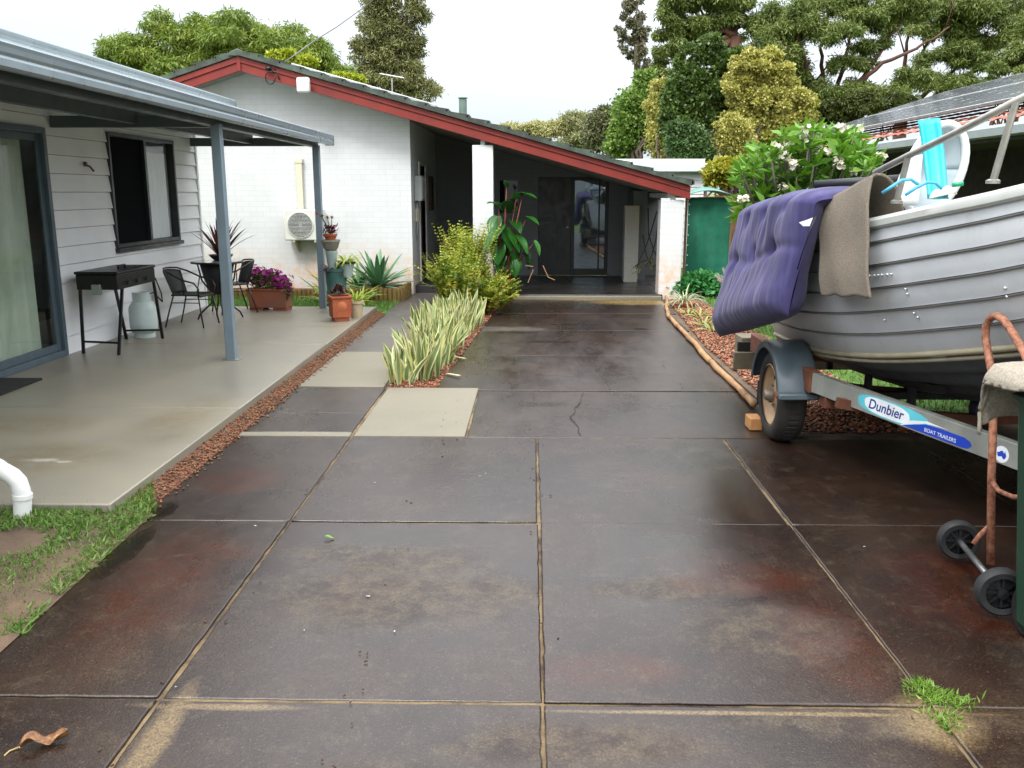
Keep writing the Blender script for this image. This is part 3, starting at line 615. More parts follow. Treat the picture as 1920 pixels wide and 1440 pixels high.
for x in(AX0+.16,AX1-.12):
    br=MB(); br.box((x-.02,14.7,AZ0-.03),(x+.02,15.048,AZ0-.002)); br.prism([(x-.015,15.045,AZ0-.03),(x-.015,15.045,AZ0-.2),(x-.015,15.02,AZ0-.2),(x-.015,14.75,AZ0-.03)],(.03,0,0))
    br.build('bracket',mat('bracket_cream','#a39c84',rough=.5),ac,bevel=.003)
tag(MB().box((-3.875,14.97,1.42),(-3.775,15.045,2.22)).box((-3.89,14.962,2.16),(-3.76,15.046,2.235)).build('pipe_cover',mat('cream_cover','#cfcab4','#c6c1aa',.5,3),bevel=.008),'cream vertical pipe cover rising above the air conditioner','pipe cover')
# flood lamp box under barge, cable hook, service wire
fb=PY(571,160,14.47)
lb=thing('flood_lamp','white rounded flood lamp box under the red barge board','lamp',fb)
MB().box((fb.x-.1,14.34,fb.z-.12),(fb.x+.1,14.46,fb.z+.11)).build('housing',WHITE,lb,bevel=.035,seg=4)
MB().box((fb.x-.03,14.46,fb.z-.03),(fb.x+.03,14.53,fb.z+.05)).build('bracket',WHITE,lb,bevel=.004)
c=PY(506,143,14.45); hk=MB(); pts=[Vector((c.x+.075*math.cos(a),14.47,c.z-.02+.095*math.sin(a))) for a in [i*2*PI/18+.9 for i in range(17)]]
hk.tube(pts,.009,6); hk.tube([PY(500,130,14.5),PY(520,136,14.47),PY(524,150,14.47)],.012,6); hk.lathe(PY(503,128,14.48),[(.03,-.04),(.03,.04)],10,'x')
tag(hk.build('cable_bracket',BLACKM,smooth=True),'black looped cable bracket on the red barge board','bracket')
tag(MB().tube([PY(515,130,14.5),PY(560,98,18),PY(590,76,22),PY(632,50,28),PY(668,24,34),PY(720,-14,42)],[.012,.013,.014,.016,.018,.02],6).build('power_cable',BLACKM,smooth=True),'black overhead service wire running from the gable up to the sky','cable')

# ---- white flat-roofed outbuilding behind the carport
A=PY(1135,293,20.5); B_=PY(1352,306,20.5)
sh=thing('outbuilding','white outbuilding with flat pale roof edge behind the carport','outbuilding',(B_.x-1,20.5,0))
MB().box((B_.x-6.5,20.5,B_.z-.19),(B_.x+.0,24.5,B_.z)).build('roof',mat('pale_fascia','#c6cdd0','#bcc4c7',.45,3),sh,bevel=.02)
xr=PY(1320,340,20.75).x
ob=MB()
for k in range(16): z=-.05+k*.155; ob.prism([(B_.x-6.2,20.75,z),(B_.x-6.2,20.728,z),(B_.x-6.2,20.745,z+.155),(B_.x-6.2,20.75,z+.155)],(xr-B_.x+6.2,0,0))
ob.box((B_.x-6.2,20.751,-.05),(xr,24.2,B_.z-.192)); ob.build('wall',WHITE,sh)
# green screen beside the column
gx0,gx1=G(1284,545).x,G(1362,545).x; GYs=15.75
sc=thing('shade_screen','dark green shade cloth screen stretched beside the white column','screen',(gx0,GYs,0))
zt=PY(1320,372,GYs).z
def scf(i,j): return (gx0+(gx1-gx0)*i,GYs+.02*math.sin(j*7+i*5)+.012*math.sin(i*17),.02+(zt-.02)*j)
t=MT('green_shadecloth'); t.col(t.ramp(t.noise(5,5,.7),[(.3,'#07503c'),(.7,'#0f6b52')])); t.rough(.75); t.bump(t.noise(300,2),.4,.002); 
MB().grid(scf,24,20).build('cloth',t.m,sc,smooth=True,solid=.004)
fr=MB()
for x in(gx0-.02,gx1+.02): fr.box((x-.02,GYs+.03,-.05),(x+.02,GYs+.07,zt+.02))
fr.box((gx0,GYs+.03,zt-.02),(gx1,GYs+.07,zt+.02)); fr.build('frame',mat('treated_pine','#6b5638','#7a6444',.7,9),sc,bevel=.004)
for k in range(9):
    rv=MB(); z=.1+k*(zt-.2)/8; rv.lathe((gx0+.018,GYs-.012,z),[(.011,.004),(.011,-.006)],8,'y')
    rv.build('eyelet',mat('eyelet_white','#d5d5d0',rough=.4),sc)
dm=MB().grid(lambda i,j:(gx0-.1+(gx1-gx0+.1)*i,GYs-.25+.9*j,zt+.05+.14*math.sin(PI*i)*math.sin(PI*(j*.6+.2))),20,12)
dm.build('canopy',mat('green_plastic','#3b6f66','#4a7d74',.35,4),sc,smooth=True,solid=.01)
# brown timber fence
fn=thing('timber_fence','brown vertical paling fence behind the green screen','fence',(3.6,17.2,0))
pal=MB()
for k in range(48):
    x=3.15+k*.102; pal.box((x,17.2+random.uniform(-.004,.004),-.05),(x+.095,17.222,1.62+random.uniform(-.02,.02)))
pal.build('palings',mat('weathered_paling','#6e5233','#55402a',.8,7,bump=.4,bscale=25),fn)
MB().box((3.15,17.225,.35),(8.05,17.27,.42)).box((3.15,17.225,1.3),(8.05,17.27,1.37)).build('rail',mat('weathered_rail','#5c4630',rough=.8),fn)

# ---- neighbour house on the right
nb=thing('neighbour_house','neighbour house with terracotta tile roof and rows of solar panels','house',(6,14,0))
gx=4.95; gz=2.40; rx_,rz_=9.0,3.68; ny0,ny1=4.0,21.0
t=MT('terracotta_tile'); t.world(); t.col(t.ramp(t.noise(3,6,.7),[(.3,'#6b3322'),(.5,'#8f4a31'),(.7,'#a8644a')])); t.rough(.75); t.bump(t.noise(40,4),.4,.006); TERRA=t.m
def rz(x): return gz+.05+(x-gx)*(rz_-gz)/(rx_-gx)
mb=MB(); rows=14
for k in range(rows):
    xa=gx-.02+(rx_-gx)*k/rows; xb=gx-.02+(rx_-gx)*(k+1)/rows
    mb.grid(lambda i,j:(xa+(xb-xa)*j,ny0+(ny1-ny0)*i,rz(xa)+(rz(xb)-rz(xa))*j*.75+.018*abs(math.sin((ny0+(ny1-ny0)*i)*PI/.25))),340,1)
mb.build('roof',TERRA,nb)
mb=MB()
for k in range(40): mb.lathe((rx_,ny0+k*.43,rz_+.02),[(.12,0),(.1,.42)],10,'y')
mb.build('ridge_cap',TERRA,nb,smooth=True)
gm=MB(); gm.prism([(gx+.12,ny0,gz-.12),(gx,ny0,gz-.11),(gx-.02,ny0,gz-.03),(gx-.01,ny0,gz),(gx+.01,ny0,gz),(gx+.02,ny0,gz-.05),(gx+.11,ny0,gz-.09),(gx+.12,ny0,gz)],(0,ny1-ny0,0)); gm.build('gutter',mat('pale_gutter','#b6bfc2','#a9b2b5',.4,3),nb)
MB().box((gx+.13,ny0,gz-.16),(gx+.16,ny1,gz)).build('fascia',mat('brown_fascia','#2a211b',rough=.6),nb)
MB().box((6.6,ny0,-.05),(6.8,ny1,2.5)).build('wall',mat('dark_brick','#2b2622','#38312c',.8,5,bump=.3),nb)
MB().prism([(gx+.17,ny0,gz-.1),(6.6,ny0,gz-.1),(6.6,ny0,gz-.06),(gx+.17,ny0,gz-.06)],(0,ny1-ny0,0)).build('eave_lining',mat('eave_dark','#4c463d',rough=.8),nb)
for y in(8.0,11.6,15.5):
    po=MB().box((gx+.25,y,-.05),(gx+.37,y+.12,gz-.1))
    po.build('post',mat('cream_post','#9b9079',rough=.6),nb,bevel=.005)
SOL=MT('photovoltaic'); SOL.col(SOL.ramp(SOL.noise(2,3),[(.3,'#1f2430'),(.7,'#2c3340')])); SOL.rough(.16); SOL.b.inputs['Specular IOR Level'].default_value=.8
RIM=mat('panel_frame','#a3a8ac',rough=.35,metal=.6)
slen=math.hypot(1,(rz_-gz)/(rx_-gx))
y=7.0
while y<19.0:
    for r in range(2):
        xa=gx+.30+r*1.55; xb=xa+1.5
        p=[Vector((xx,yy,rz(xx)+.16)) for xx,yy in((xa,y),(xb,y),(xb,y+.97),(xa,y+.97))]; nrmv=Vector((-(rz_-gz)/(rx_-gx),0,1)).normalized()*.035
        so_=MB().prism(p,-nrmv); pno=so_.build('solar_panel',RIM,nb)
        i=[p[0].lerp(p[2],.025),p[1].lerp(p[3],.025),p[2].lerp(p[0],.025),p[3].lerp(p[1],.025)]
        # six strips of cells with pale bus lines between
        cells=MB()
        for k in range(4):
            if 1:
                def at(a,b_): return i[0].lerp(i[1],a).lerp(i[3].lerp(i[2],a),b_)+nrmv*.08
                cells.poly([at((k+.05)/4,0),at((k+.95)/4,0),at((k+.95)/4,1),at((k+.05)/4,1)])
        cells.build('cells',SOL.m,pno)
    y+=1.0
# ================================================================ VERANDAH FURNITURE
bq=thing('barbecue','black flat-lidded gas barbecue on splayed folding legs','barbecue',(-4.32,9.22,.1))
BX0,BX1,BYa,BYb=-4.53,-4.11,8.78,9.68
MB().box((BX0,BYa,.745),(BX1,BYb,.895)).build('firebox',BLACKM,bq,bevel=.008)
lid=MB().box((BX0-.01,BYa-.01,.897),(BX1+.01,BYb+.01,.925)).build('lid',mat('black_lid','#08080a','#0e0f10',.35,8),bq,bevel=.008)
MB().tube([(-4.26,9.14,.925),(-4.26,9.14,.955),(-4.26,9.3,.955),(-4.26,9.3,.925)],.011,8).build('handle',BLACKM,lid,smooth=True)
def leg(a,b): MB().bar(a,b,.03,.022,(0,1,0)).build('leg',BLACKM,bq,bevel=.003)
leg((BX0+.02,BYa+.03,.75),(-4.53,8.79,.1)); leg((BX1-.02,BYa+.13,.75),(-4.13,8.70,.1)); leg((BX0+.15,BYb-.4,.75),(-4.50,9.70,.1)); leg((BX1-.015,BYb-.02,.75),(-4.11,9.74,.1))
MB().bar((-4.53,8.80,.22),(-4.13,8.73,.22),.025,.02).build('crossbar',BLACKM,bq,bevel=.003); MB().bar((-4.5,9.66,.2),(-4.12,9.72,.2),.025,.02).build('crossbar',BLACKM,bq,bevel=.003)
MB().box((-4.36,8.735,.70),(-4.27,8.775,.80)).build('drip_tin',mat('tin','#9fa5a4',rough=.35,metal=.7),bq,bevel=.004)
kn=MB()
for y in(9.0,9.22,9.44): kn.lathe((BX1,y,.80),[(.02,0),(.02,.018),(.016,.024)],14,'x')
kn.build('knob',mat('dark_knob','#202122',rough=.4),bq,smooth=True,auto=35)
gs=thing('gas_bottle','pale grey gas bottle with collar standing under the barbecue','gas bottle',(-4.36,9.86,.1))
GASM=mat('gas_paint','#bfcdc9','#b2c1bc',.4,6); c=(-4.36,9.86,.1)
MB().lathe(c,[(.001,.035),(.09,.035),(.13,.06),(.148,.11),(.15,.16),(.15,.30),(.143,.345),(.115,.39),(.07,.415),(.03,.42)],28).build('body',GASM,gs,smooth=True)
MB().lathe(c,[(.115,.0),(.115,.06),(.11,.06),(.11,.0)],28,cap=False).build('foot_ring',GASM,gs,smooth=True,auto=35)
MB().lathe(c,[(.10,.385),(.10,.50),(.096,.505),(.092,.50),(.092,.385)],28,cap=False).build('collar',GASM,gs,smooth=True,auto=35)
MB().lathe(c,[(.022,.41),(.022,.46),(.03,.465),(.03,.48),(.012,.49)],12).build('valve',mat('brass','#8a6b2c',rough=.35,metal=.9),gs,smooth=True,auto=35)
tag(MB().tube([(-4.34,9.84,.57),(-4.22,9.86,.60),(-4.12,9.84,.5),(-4.10,9.78,.6),(-4.12,9.7,.78)],.008,6).build('gas_hose',mat('black_rubber','#131313',rough=.6),smooth=True),'thin black gas hose from bottle to barbecue','hose')
mt=MB(); mc=[G(-130,705,.104),G(77,711,.104),G(20,745,.104),G(-190,740,.104)]
m0=G(75,711,.1); MB
mm=MB().box((-4.66,6.72,.1),(-4.25,7.5,.118)); 
tag(mm.build('doormat',mat('black_mat','#141414','#1e1d1c',.95,40,bump=.8,bscale=300,bdist=.004),bevel=.005),'black doormat lying outside the glass sliding door','doormat')

def make_chair():
    ch=thing('bistro_chair','x','chair'); q=8
    TB=mat('black_tube','#0f1011',rough=.35); WK=mat('black_wicker','#131314','#1d1d1e',.55,30,bump=.6,bscale=160)
    def sf(i,j): # seat, x forward
        x=-.20+.42*i; y=-.21+.42*j; return (x,y,.43-.018*math.sin(PI*j)*math.sin(PI*i)+(.02 if i>.9 else 0)*-1)
    MB().grid(sf,10,10).build('seat',WK,ch,smooth=True,solid=.02)
    def bf(i,j):
        z=.43+.33*i; wdt=.20+.05*i; a=(j-.5)*2; return (-.20-.10*i-.05+.09*a*a,wdt*a,z-.03*a*a*i)
    MB().grid(bf,8,12).build('backrest',WK,ch,smooth=True,solid=.012)
    arm=[(.20,-.245,.40),(.22,-.27,.52),(.17,-.285,.60),(.0,-.285,.64),(-.17,-.26,.72),(-.28,-.2,.765),(-.335,-.1,.775),(-.35,0,.778)]
    arm+= [(x,-y,z) for x,y,z in arm[-2::-1]]
    MB().tube(arm,.012,q).build('armrest',TB,ch,smooth=True)
    for s in(-1,1):
        MB().tube([(.19,s*.22,.43),(.22,s*.245,.2),(.25,s*.255,.0)],.011,q).build('leg',TB,ch,smooth=True)
        MB().tube([(-.17,s*.2,.43),(-.24,s*.23,.2),(-.30,s*.24,.0)],.011,q).build('leg',TB,ch,smooth=True)
    MB().tube([(.205,-.22,.33),(-.2,-.21,.33)],.007,6).tube([(.205,.22,.33),(-.2,.21,.33)],.007,6).tube([(-.02,-.20,.42),(0,-.285,.64)],.008,6).tube([(-.02,.20,.42),(0,.285,.64)],.008,6).build('brace',TB,ch,smooth=True)
    return ch
ch=make_chair(); ch.scale=(.88,.88,.9); ch.location=(-4.13,10.75,.1); ch.rotation_euler=(0,0,R(-4)); ch['label']='black wicker bistro chair between the barbecue and the round table'; ch['group']='black bistro chairs'
c2=copy_tree(ch); c2.location=(-4.05,11.98,.1); c2.rotation_euler=(0,0,R(215)); c2['label']='black bistro chair on the flower trough side of the round table'
tbp=G(409,493,.83)
TX,TY=-4.02,11.38
tb=thing('bistro_table','round glass topped bistro table with black curved legs','table',(TX,TY,.1))
TBK=mat('black_tube','#0f1011')
MB().lathe((TX,TY,0),[(.30,.812),(.318,.812),(.322,.822),(.318,.834),(.30,.834)],40).build('rim',TBK,tb,smooth=True,auto=35)
MB().lathe((TX,TY,0),[(.001,.8345),(.305,.8345),(.305,.8385),(.001,.8385)],40).build('glass_top',m_glass('frosted_table_glass','#8f979a',.12),tb)
for k in range(4):
    a=k*PI/2+.5; d=Vector((math.cos(a),math.sin(a),0)); c=Vector((TX,TY,0))
    MB().tube([c+d*.24+Vector((0,0,.81)),c+d*.2+Vector((0,0,.6)),c+d*.08+Vector((0,0,.42)),c+d*.10+Vector((0,0,.3)),c+d*.25+Vector((0,0,.17)),c+d*.28+Vector((0,0,.1))],.011,8).build('leg',TBK,tb,smooth=True)
sk=MB().lathe((TX,TY,0),[(.10,.42),(.17,.62),(.21,.80)],24,cap=False); sk.build('apron',mat('black_wicker','#131314'),tb,smooth=True,solid=.006)

# ================================================================ POTS AND PLANTS
TERR=mat('terracotta','#8f4527','#a85b38',.75,9,bump=.25,bscale=60); TERR2=mat('stained_terracotta','#9a5234','#7c5546',.8,5,bump=.25,bscale=50)
POTSOIL=mat('potting_soil','#1d1510','#2a2018',.95,40,bump=.6)
def ribbon_plant(c,leaves,m,name,parent,seg=6):
    """broad strap leaves: (azimuth, length, width, rise, arch) each"""
    V=[];Q=[]
    c=Vector(c)
    for (az,L,Wd,el,arch,x0,y0) in leaves:
        d=Vector((math.cos(az),math.sin(az),0)); p=c+Vector((x0,y0,0)); e=el; s=Vector((-d.y,d.x,0)); o=len(V)
        for k in range(seg+1):
            t=k/seg; wv=Wd*(math.sin(PI*(t*.86+.14))**.7)*.5 if k<seg else .001
            dirv=d*math.cos(e)+Vector((0,0,math.sin(e))); up=dirv.cross(s)
            V+= [p+s*wv-up*wv*.25*0, p-up*wv*.35*(-1), p-s*wv]
            p=p+dirv*(L/seg); e-=arch/seg
        for k in range(seg):
            a=o+k*3; Q+= [(a,a+1,a+4,a+3),(a+1,a+2,a+5,a+4)]
    mb=MB(); mb.add(V,Q); return mb.build(name,m,parent,smooth=True)
def rosette(n,L,Wd,el0,el1,arch,jit=.15,r0=.02):
    o=[]
    for k in range(n):
        t=k/max(1,n-1); az=k*2.39996+random.uniform(-.2,.2); f=random.uniform(1-jit,1+jit)
        o.append((az,L*f,Wd*f,el0+(el1-el0)*t+random.uniform(-.1,.1),arch*random.uniform(.5,1.3),r0*math.cos(az),r0*math.sin(az)))
    return o
def island_mat(name,cols,**k): return leafmat(name,cols,**k)
AGAVE=island_mat('agave_leaf',['#3f6c48','#568458','#6f9d70','#8ab087'],trans=.12,rough=.4)
# petunia trough
tro=thing('flower_trough','long weathered terracotta trough of magenta petunias on brick feet','planter',(-3.72,12.3,.1))
def rot(o,c,a): return o
tp=[]; cx,cy=-3.62,12.27
m=MB(); hw,hd=.275,.12
def tapered(mb,cx,cy,hw,hd,z0,z1,taper,wallt=.018,ang=0):
    ca,sa=math.cos(ang),math.sin(ang); q=lambda x,y,z:(cx+x*ca-y*sa,cy+x*sa+y*ca,z)
    ring=lambda w_,d_,z:[q(-w_,-d_,z),q(w_,-d_,z),q(w_,d_,z),q(-w_,d_,z)]
    rs=[ring(hw*taper,hd*taper,z0),ring(hw,hd,z1-.03),ring(hw+.012,hd+.012,z1-.028),ring(hw+.012,hd+.012,z1),ring(hw-wallt,hd-wallt,z1),ring(hw-wallt,hd-wallt,z1-.05)]
    vs=[p for r_ in rs for p in r_]; fs=[(3,2,1,0)]
    for k in range(5):
        for j in range(4): a=k*4; fs.append((a+j,a+(j+1)%4,a+4+(j+1)%4,a+4+j))
    mb.add(vs,fs); return mb
AN=R(-6)
tapered(m,cx,cy,hw,hd,.135,.40,.95,ang=AN).build('trough',TERR2,tro,bevel=.006)
MB().cbox((cx,cy,.36),(hw*2-.05,hd*2-.05,.02),(0,0,AN)).build('soil',POTSOIL,tro)
fe=MB()
for s in(-1,1): fe.cbox((cx+s*.17*math.cos(AN),cy+s*.17*math.sin(AN),.118),(.2,.21,.034),(0,0,AN))
fe.build('brick_foot',mat('red_brick','#7a3d28','#8d4c34',.85,14,bump=.3),tro,bevel=.004)
PET=leafmat('petunia_leaf',['#3c5a22','#56742c','#7b8b3c','#8a6a3a'],.2)
P,D=cloud([(cx,cy,.48,.27,.14,.13),(cx-.12,cy,.55,.16,.12,.11),(cx+.15,cy-.03,.45,.14,.12,.12),(cx+.27,cy-.1,.36,.06,.05,.1)],1500,.2,.1)
tag(finish('foliage',leafmesh('foliage',np.array(P)-np.array(ORIG[tro.name]),D,.055,.02),PET,tro,Vector()))
def flower_mesh(cl,n,r,par,m,petals=5):
    P,D=cloud(cl,n,.85,-.6,1.0); V=[];Q=[]
    for p,d in zip(P,D):
        d=Vector(d); s=d.cross(Vector((.3,.2,1))).normalized(); t=d.cross(s); p=Vector(p)-ORIG[par.name]; o=len(V); V.append(p); k2=petals*2
        for k in range(k2):
            a=2*PI*k/k2; rr=r*(1 if k%2 else .72)*random.uniform(.85,1.1); V.append(p+(s*math.cos(a)+t*math.sin(a))*rr+d*rr*.35)
        Q+=[(o,o+1+k,o+1+(k+1)%k2) for k in range(k2)]
    return finish('flowers',npmesh('flowers',np.array([tuple(v) for v in V]),np.array(Q)),m,par,Vector())
MAG=leafmat('magenta_petal',['#8a1a70','#ad2a8e','#c653a8'],.3,.6)
flower_mesh([(cx-.05,cy-.02,.55,.28,.15,.13),(cx-.13,cy,.60,.17,.12,.10),(cx+.2,cy-.06,.48,.15,.12,.14),(cx+.27,cy-.1,.36,.06,.05,.08)],280,.034,tro,MAG)
# square terracotta pot with dark red succulent
sp=thing('square_pot','square orange terracotta pot with dark red succulent at patio edge','planter',(-2.42,11.2,.1)); A2=R(24)
tapered(MB(),-2.42,11.2,.125,.125,.15,.42,.94,ang=A2).build('pot',TERR,sp,bevel=.006)
MB().cbox((-2.42,11.2,.126),(.19,.19,.05),(0,0,A2)).build('foot',TERR,sp,bevel=.004)
md=MB()
nvec=Vector((math.sin(A2),-math.cos(A2),0))
def m_medal(i,j):
    a=2*PI*j; r=.065*i; sx=Vector((math.cos(A2),math.sin(A2),0)); p=Vector((-2.42,11.2,.30))+nvec*(.121+.016*math.cos(i*PI/2))+sx*(math.cos(a)*r)+Vector((0,0,math.sin(a)*r)); return p
md.grid(m_medal,5,20); md.build('medallion',mat('terracotta_light','#b5683f',rough=.7),sp,smooth=True)
MB().cbox((-2.42,11.2,.385),(.2,.2,.02),(0,0,A2)).build('soil',POTSOIL,sp)
REDS=leafmat('red_succulent',['#3a1f1c','#55302a','#6d4038','#6a5a3c'],.1,.4)
allv=[]
for k in range(34):
    a=random.uniform(0,2*PI); r=.11*math.sqrt(random.random()); zz=.42+.13*(1-(r/.12)**2)*random.uniform(.6,1.1)
    for q in rosette(8,.05,.016,.2,1.2,.3): allv.append((q[0],q[1],q[2],q[3],q[4],r*math.cos(a),r*math.sin(a),zz))
lv=MB()
def rp_multi(c,items,m,name,parent,seg=3):
    V=[];Q=[]
    for (az,L,Wd,el,arch,x0,y0,z0) in items:
        d=Vector((math.cos(az),math.sin(az),0)); p=Vector((c[0]+x0,c[1]+y0,z0)); e=el; s=Vector((-d.y,d.x,0)); o=len(V)
        for k in range(seg+1):
            t=k/seg; wv=Wd*(math.sin(PI*(t*.8+.2))**.8)*.5 if k<seg else .001
            dv_=d*math.cos(e)+Vector((0,0,math.sin(e))); up=dv_.cross(s); V+=[p+s*wv,p+up*wv*.3,p-s*wv]; p=p+dv_*(L/seg); e-=arch/seg
        for k in range(seg): a=o+k*3; Q+=[(a,a+1,a+4,a+3),(a+1,a+2,a+5,a+4)]
    return MB().add(V,Q).build(name,m,parent,smooth=True)
rp_multi((-2.42,11.2),allv,REDS,'plant',sp)
sp2=thing('cream_pot','small cream pot tucked behind the square terracotta pot','planter',(-2.27,11.5,.1))
MB().lathe((-2.27,11.5,.1),[(.07,0),(.085,.18),(.1,.185),(.1,.22),(.085,.22),(.08,.2),(.001,.19)],20).build('pot',mat('cream_pot_clay','#b9a98c','#a79677',.8,9),sp2,smooth=True,auto=35)
ribbon_plant((-2.27,11.5,.3),rosette(16,.28,.025,.4,1.3,1.0),leafmat('lime_strap',['#7b9a2c','#a3b83f','#b9c25a'],.25),'plant',sp2)
# stack of pots beside the post
px_,py_=-2.63,12.0
def pot(name,label,prof,m,c,loc=None):
    t_=thing(name,label,'planter',c,'pots stacked beside the verandah post'); MB().lathe(c,prof,24).build('pot',m,t_,smooth=True,auto=35); return t_
GP=mat('green_glaze','#2c4f4a','#3c625b',.35,6); STONE=mat('grey_stone_pot','#8a867c','#6f6b61',.85,8,bump=.3); PALEP=mat('pale_blue_pot','#8fa09f','#a3b1af',.5,6)
po1=pot('glazed_pot','dark green glazed pot at the bottom of the pot stack',[(.10,0),(.125,.25),(.135,.26),(.135,.30),(.13,.31),(.15,.55),(.16,.56),(.16,.6),(.145,.6),(.14,.57),(.001,.56)],GP,(px_,py_,.1))
DKP=leafmat('dark_purple_leaf',['#1e1418','#2f1f24','#40303a'],.1); ribbon_plant((px_-.03,py_,.66),rosette(26,.13,.045,.1,1.2,1.6,.3,.07),DKP,'plant',po1)
po2=pot('slim_pot','slim pale pot holding up the stone bowl in the pot stack',[(.05,0),(.075,.2),(.085,.22),(.085,.25),(.07,.25),(.001,.24)],PALEP,(px_-.05,py_,.68))
po3=pot('stone_bowl','round grey stone bowl near the top of the pot stack',[(.07,0),(.1,.04),(.115,.1),(.13,.12),(.13,.145),(.115,.145),(.1,.13),(.001,.12)],STONE,(px_-.055,py_,.932))
po4=pot('clay_pot','small clay pot of purple succulents on top of the pot stack',[(.06,0),(.085,.06),(.095,.065),(.095,.085),(.08,.085),(.001,.07)],TERR,(px_-.055,py_,1.065))
PURP=leafmat('purple_leaf',['#4a1430','#6b1d3f','#7d3350','#5a2a3a'],.15)
its=[]
for k in range(22):
    a=random.uniform(0,2*PI); r=.09*math.sqrt(random.random())
    for q in rosette(6,.06,.022,.0,1.1,.5): its.append((q[0],q[1],q[2],q[3],q[4],r*math.cos(a),r*math.sin(a),1.15+random.uniform(0,.1)))
rp_multi((px_-.055,py_),its,PURP,'plant',po4)
fl_=MB()
for (dx,dz) in((-.1,.22),(-.03,.20),(.03,.2),(-.14,.26)): fl_.tube([(px_-.05,py_,1.16),(px_-.05+dx*.6,py_,1.16+dz*.6),(px_-.05+dx,py_-.02,1.16+dz)],.005,5)
fl_.build('stem',leafmat('olive_stem',['#5d6a3a','#6d6b3f'],.1),po4)
its=[]
for (dx,dz) in((-.1,.22),(-.03,.20),(.03,.2)):
    for q in rosette(9,.045,.022,-.2,1.3,.5): its.append((q[0],q[1],q[2],q[3],q[4],dx,0,1.16+dz))
rp_multi((px_-.05,py_-.02),its,leafmat('olive_red_leaf',['#5d5a33','#6a4a35','#4a5a35'],.15),'leaves',po4)
flower_mesh([(px_-.20,py_-.03,1.40,.02,.02,.05)],7,.014,po4,leafmat('red_petal',['#a31616','#c22a20'],.2))
po5=pot('pale_pot','pale blue pot of lime foliage leaning out of the pot stack',[(.06,0),(.1,.17),(.115,.18),(.115,.21),(.1,.21),(.001,.19)],PALEP,(px_+.155,py_-.02,.58))
MB().lathe((px_+.155,py_-.02,.58),[(.1185,.182),(.121,.19),(.121,.205),(.1185,.212)],24,cap=False).build('rim_band',mat('dark_rim','#25292b',rough=.5),po5,smooth=True)
ribbon_plant((px_+.155,py_-.02,.77),rosette(34,.17,.028,.2,1.3,1.7,.3,.05),leafmat('lime_strap',['#7b9a2c','#a3b83f']),'plant',po5)
MB().tube([(px_+.02,py_,.6),(px_+.1,py_-.01,.63),(px_+.15,py_-.02,.6)],.012,6).build('bracket',BLACKM,po5,smooth=True)
# table bowl with cordyline
bw=thing('bowl_planter','black bowl planter with spiky red cordyline on the round table','planter',(-4.02,11.55,.839))
MB().lathe((-4.02,11.55,.839),[(.09,0),(.13,.035),(.15,.06),(.155,.07),(.14,.07),(.12,.05),(.001,.045)],24).build('bowl',BLACKM,bw,smooth=True)
ribbon_plant((-4.02,11.55,.87),rosette(30,.46,.034,.85,1.5,.45,.25,.02),leafmat('cordyline_leaf',['#3a1512','#5f241c','#7a3a2c','#8f6a4a'],.15),'plant',bw)
# garden bed: log edging, agave, strap-leaf plants
LOG=mat('mossy_log','#5d4a22','#77602e',.9,9,bump=.5,bscale=40)
def edging(label,pts,h,wd):
    e_=MB()
    for a,b_ in zip(pts,pts[1:]):
        a=Vector(a);b_=Vector(b_); L=(b_-a).length; n=max(1,int(L/wd))
        for k in range(n):
            p=a.lerp(b_,(k+.5)/n); hh=h*random.uniform(.92,1.05); r=wd*.52
            e_.lathe((p.x,p.y,-.05),[(r,0),(r,.05+hh-.02),(r*.8,.05+hh),(.001,.05+hh+.004)],8)
    return tag(e_.build('garden_edging',LOG,smooth=True,auto=50),label,'edging')
edging('low mossy log edging along the foot of the white wall',[(-5.6,14.62,0),(-2.95,14.62,0)],.13,.075)
edging('taller mossy log edging round the blue green agave',[(-2.92,14.05,0),(-2.12,14.02,0),(-2.06,14.2,0),(-2.04,14.95,0)],.22,.07)
tag(MB().box((-5.6,14.66,-.05),(-2.95,15.04,.1)).box((-2.9,14.1,-.05),(-2.1,15.04,.18)).build('bed_soil',mat('bed_soil_brown','#4a2c1c')),kind='structure')
ag=thing('agave','blue green agave rosette in the log-edged bed by the white wall','plant',(-2.5,14.5,.18))
ribbon_plant((-2.5,14.5,.18),rosette(44,.60,.085,.0,1.5,.35,.2,.03),AGAVE,'leaves',ag,8)
def strap_plant(name,label,c,cols,n,L,Wd,arch):
    p=thing(name,label,'plant',c); ribbon_plant(c,rosette(n,L,Wd,.25,1.35,arch,.2,.03),leafmat(name+'_leaf',cols,.22),'leaves',p,7)
strap_plant('bromeliad','green and yellow banded bromeliad left of the verandah post',(-3.05,13.6,.0),['#4d6b24','#7d8f35','#a5a24a','#8a6d33'],18,.62,.06,.5)
strap_plant('lily_plant','loose green lily with broad leaves behind the bromeliad',(-3.28,14.7,.08),['#4f7d2c','#6f9c3c','#8ab552'],16,.55,.085,1.3)
strap_plant('spider_plant','yellow green spider plant between the pot stack and agave',(-2.62,13.7,.0),['#6d8f2d','#a0b545','#c5cb6c'],34,.42,.028,1.5)
strap_plant('cane_plant','leafy green cane plant at the left edge of the agave bed',(-2.86,14.75,.12),['#41702b','#5d8f3a','#7aa850'],20,.45,.06,1.2)

# ================================================================ CENTRE BED
SNAKE=MT('snake_leaf')
